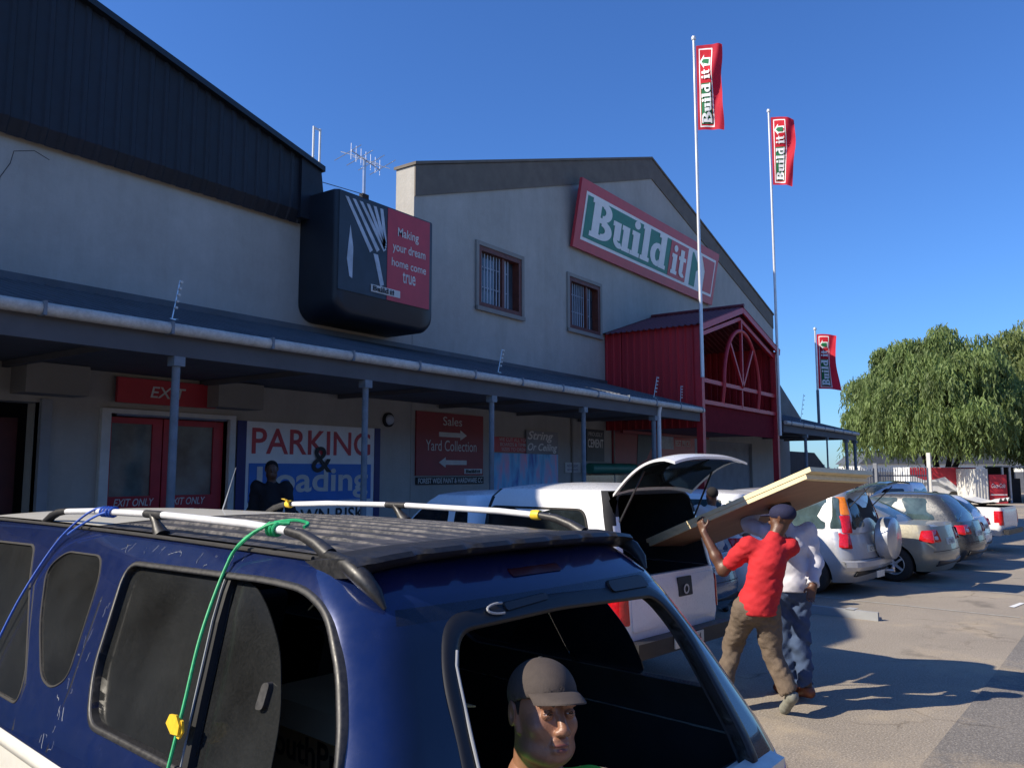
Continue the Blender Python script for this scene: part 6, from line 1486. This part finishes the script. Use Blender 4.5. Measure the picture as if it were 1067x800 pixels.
# ================================================================ TREES AND BACKGROUND
def tree(x, y, ht, rx, ry, label, seed, mleaf='leaf', strands=46, clumps=120, base=2.0, trunk_r=.32):
    r = empty('pepper_tree', (x, y, 0), label=label, cat='tree', group='pepper trees beyond the parking area'); rs = np.random.RandomState(seed)
    mb = MB(); tops = []
    for k in range(5):
        a = k*2.4+.5; b = [(0, 0, 0), (math.cos(a)*.25*rx*.5, math.sin(a)*.25*ry*.5, ht*.16), (math.cos(a)*.35*rx, math.sin(a)*.35*ry, ht*.42), (math.cos(a)*.6*rx, math.sin(a)*.6*ry, ht*.72)]
        rr = [trunk_r*(1 if k == 0 else .8), trunk_r*.62, trunk_r*.35, trunk_r*.1]; pts = []; rd = []
        for i in range(3):
            for t in range(4): q = t/4; pts.append(tuple(b[i][c]*(1-q)+b[i+1][c]*q+(rs.normal()*.06 if i else 0) for c in range(3))); rd.append(rr[i]*(1-q)+rr[i+1]*q)
        pts.append(b[3]); rd.append(rr[3]); mb.tube(pts, rd, 9)
        for s_ in range(3):
            p0 = Vector(pts[7+s_]); d = Vector((rs.normal(), rs.normal(), .8)).normalized(); mb.tube([p0, p0+d*ht*.12, p0+d*ht*.12+Vector((d.x, d.y, .2))*ht*.12], [trunk_r*.25, trunk_r*.14, .02], 6)
    mb.build('trunk', 'bark', r, smooth=True)
    cz = base+(ht-base)*.42; Q = []; sz = []
    for c in range(clumps):
        while True:
            v = rs.normal(size=3); v /= np.linalg.norm(v)
            if v[2] > -.35: break
        q = rs.uniform(.55, 1.0)**.5; lump = 1+.12*math.sin(3*math.atan2(v[1], v[0])+seed)+.06*math.sin(7*v[2]+5*v[0]+seed)+rs.uniform(-.14, .08)
        cc = np.array([v[0]*rx*q*lump, v[1]*ry*q*lump, cz+v[2]*(ht-cz)*q*lump*.95]); cr = rs.uniform(.75, 1.35)*ht/11
        n = strands; d = rs.normal(size=(n, 3)); d /= np.linalg.norm(d, axis=1)[:, None]; d[:, 2] = np.abs(d[:, 2])*.7
        p = cc+d*cr*rs.uniform(.5, 1, (n, 1)); L_ = rs.uniform(.6, 2.6, n)*(ht/11)
        for t in np.arange(0, 1.0, .085):
            pp = p.copy(); fall = L_*t; pp[:, 2] -= fall; pp[:, :2] += d[:, :2]*.35*np.sqrt(t)*cr+rs.normal(size=(n, 2))*.07
            keep = pp[:, 2] > base-.3+.9*rs.uniform(0, 1, n)+.35*np.sin(pp[:, 0]*1.3); Q.append(pp[keep])
    Q = np.concatenate(Q); n = len(Q); a = rs.uniform(0, 6.28, n); s_ = rs.uniform(.035, .075, n)*ht/11; l_ = rs.uniform(.18, .42, n)*ht/11
    side = np.stack([np.cos(a), np.sin(a), rs.normal(size=n)*.3], 1)*s_[:, None]; dn = np.stack([rs.normal(size=n)*.35, rs.normal(size=n)*.35, -np.ones(n)], 1)*l_[:, None]
    V = np.empty((n*4, 3)); V[0::4] = Q-side*.6; V[1::4] = Q+side*.6; V[2::4] = Q+side+dn*.6; V[3::4] = Q-side*.2+dn
    me = bpy.data.meshes.new('crown'); me.vertices.add(n*4); me.vertices.foreach_set('co', V.ravel()); me.loops.add(n*4); me.loops.foreach_set('vertex_index', np.arange(n*4)); me.polygons.add(n); me.polygons.foreach_set('loop_start', np.arange(0, n*4, 4)); me.polygons.foreach_set('loop_total', np.full(n, 4)); me.materials.append(M[mleaf]); me.update(); me.validate()
    o = bpy.data.objects.new('crown', me); link(o, r); return r
tree(61.5, 8.7, 11.0, 5.9, 5.2, 'broad drooping pepper tree with forked leaning trunks beyond the parked vehicles', 3, clumps=165, strands=84, base=2.45)
tree(72.5, 3.9, 12.6, 6.2, 5.4, 'second pepper tree at the right edge, partly behind the broad one', 11, 'leaf_b', clumps=150, strands=76, base=2.4)
tree(64.5, 1.6, 7.5, 3.2, 3.0, 'lower leafy tree in front of the second pepper tree at the right edge', 17, 'leaf_b', clumps=90, strands=64, base=2.1, trunk_r=.2)
# fence of upright palings
fn = empty('paling_fence', (48, 10, 0), label='grey upright paling fence beyond the veranda end', cat='fence'); mb = MB()
A, B = Vector((46.5, 12.6, 0)), Vector((52.0, 8.0, 0)); n = 44
for k in range(n+1):
    p = A.lerp(B, k/n); h_ = 2.15+.05*math.sin(k*2.1); mb.beam(p, p+Vector((0, 0, h_)), .10, .025)
child_of(mb.build('palings', 'vibracrete'), fn); mb = MB()
for z in (.5, 1.7): mb = MB(); mb.beam(A+Vector((.05, .06, z)), B+Vector((.05, .06, z)), .05, .08); child_of(mb.build('rail', 'vibracrete'), fn)
for k, h_ in ((0, 2.5), (.5, 2.4), (1, 3.0)):
    p = A.lerp(B, k); mb = MB(); mb.box(p.x-.10, p.x+.10, p.y-.10, p.y+.10, 0, h_); child_of(mb.build('post', 'offwhite' if k == 1 else 'vibracrete'), fn)
nf = empty('shade_net_screen', (40, 11, 0), label='dark shade net screen behind the right veranda', cat='screen'); mb = MB()
mb.prism([(34.9, 0), (46.2, 0), (46.2, 1.9), (43.5, 2.9), (34.9, 2.9)], 12.0, 12.05); child_of(mb.build('netting', 'netting'), nf); mb = MB()
for x in (36, 39, 42, 45): mb.box(x-.04, x+.04, 11.92, 11.99, 0, 3.0 if x < 44 else 2.3)
child_of(mb.build('post', 'post_grey'), nf)
# boundary wall, trailer, container, kiosk
def oriented(name, px_lat, dep, wid, hgt, dpt, z0, label, cat, body, m):
    p = V2(px_lat, dep, z0); r = empty(name, p, VR, label=label, cat=cat); mb = MB(); mb.box(-wid/2, wid/2, 0, dpt, 0, hgt); mb.build(body, m, r); return r
wl = oriented('boundary_wall', 38, 74, 60, 1.9, .2, 0, 'long low grey precast wall across the far side behind the trees', 'wall', 'wall_panels', 'vibracrete')
mb = MB()
for k in range(25): mb.box(-29.8+k*2.45, -29.65+k*2.45, -.08, -.002, 0, 2.0)
mb.build('wall_posts', 'vibracrete', wl)
d_ = 52
def latpx(px, d): return (px-533.5)/850*d
tr = oriented('drinks_trailer', latpx(980, d_), d_, 4.2, 1.75, 2.2, .45, 'white trailer with red wave panels under the broad pepper tree', 'trailer', 'body', 'white')
mb = MB(); mb.prism([(-2.08, 1.73), (2.08, 1.73), (2.08, .25), (1.35, .1), (.8, .55), (.1, 1.15), (-.5, 1.0), (-1.2, .95), (-2.08, 1.3)], -.012, -.002); mb.build('red_panel', 'sign_red', tr)
mb = MB(); mb.prism([(-2.0, .25), (-1.2, .65), (-.4, .62), (.5, .2), (1.2, .02), (.4, .45), (-.4, .85), (-1.2, .82)], -.022, -.012); mb.build('wave', 'cement_grey', tr)
for x in (-.6, .6): mb = MB(); mb.lathe([(0, -.1), (.34, -.1), (.36, 0), (.34, .1), (0, .1)], (x, .1, -.1), (1, 0, 0), 20) if False else mb.lathe([(0, -.1), (.34, -.1), (.36, 0), (.34, .1), (0, .1)], (x, .05, -.09), (0, -1, 0), 20); mb.build('wheel', 'rubber', tr)
ct = oriented('storage_container', latpx(1019, 50), 50, .85, 2.1, 2.4, 0, 'white upright ribbed storage container right of the trailer', 'container', 'body', 'offwhite')
mb = MB()
for k in range(5): mb.box(-.40+k*.18, -.34+k*.18, -.03, -.002, .05, 2.05)
mb.build('ribs', 'offwhite', ct)
kk = oriented('drinks_cooler', latpx(1036.5, 50), 50, 1.05, 1.75, .9, 0, 'red drinks kiosk cabinet with white script lettering', 'kiosk', 'body', 'sign_red')
lettering(kk, 'Coca-Cola', 'white', (-.42, -.006, .95), (1, 0, 0), (0, 0, 1), .84, .26, shear=.35, bold=.01)
mb = MB(); mb.box(-.5, .5, -.01, -.002, .5, .56); mb.build('stripe', 'white', kk)
st = oriented('market_shelter', latpx(1058, 51), 51, 2.0, .08, 2, 2.2, 'small open shelter with dark interior at the right edge', 'shelter', 'roof', 'cement_grey')
for x in (-.95, -.5, .45, .95): mb = MB(); mb.box(x-.05, x+.05, .02, .12, -2.2, 0); mb.build('post', 'offwhite' if x < 0 else 'cement_grey', st)
mb = MB(); mb.box(-.9, .9, 1.9, 1.98, -2.2, 0); mb.box(-.4, .4, .5, 1.2, -2.2, -.7); mb.build('back_sheet', 'dark', st)
# low kerb and verge across the far end of the parking
mb = MB(); a = V2(latpx(900, 44), 44); b = V2(latpx(1250, 44), 44); mb.beam((a.x, a.y, .07), (b.x, b.y, .07), .35, .14); o = mb.build('far_kerb', 'concrete'); o['kind'] = 'structure'
# far roofs on the horizon
for k, (lat, dep, w_, h_) in enumerate(((62, 120, 22, 5.0), (95, 130, 26, 4.5))):
    p = V2(lat, dep); r = empty('distant_house', p, VR, label=('low pale distant house behind the broad pepper tree', 'low pale distant house beyond the right edge')[k], cat='house')
    mb = MB(); mb.box(-w_/2, w_/2, 0, 8, 0, h_*.6); mb.build('wall', 'offwhite', r)
    mb = MB(); mb.prism([(-w_/2-.4, h_*.6), (w_/2+.4, h_*.6), (w_/2-2, h_), (-w_/2+2, h_)], -.4, 8.4); mb.build('roof', 'roof_sheet', r)

ob = empty('unseen_sky_blocker', (5, -17, 0), label='long dark block added out of view behind the camera to cut low sky light', cat='building')  # added unseen block: deepens veranda shade and darkens reflections in the car paint
mb = MB(); mb.box(-45, 60, -30, -17, 0, 6.5); child_of(mb.build('wall', 'blocker_dark'), ob)
mb = MB(); mb.prism([(-45.4, 6.5), (60.4, 6.5), (60.4, 6.8), (-45.4, 6.8)], -30.5, -16.5); child_of(mb.build('roof', 'roof_sheet'), ob)
for k in range(12): mb = MB(); x = -38+k*8; mb.box(x, x+2.4, -16.99, -16.95, 2.8, 4.4); child_of(mb.build('window', 'glass_dark'), ob)
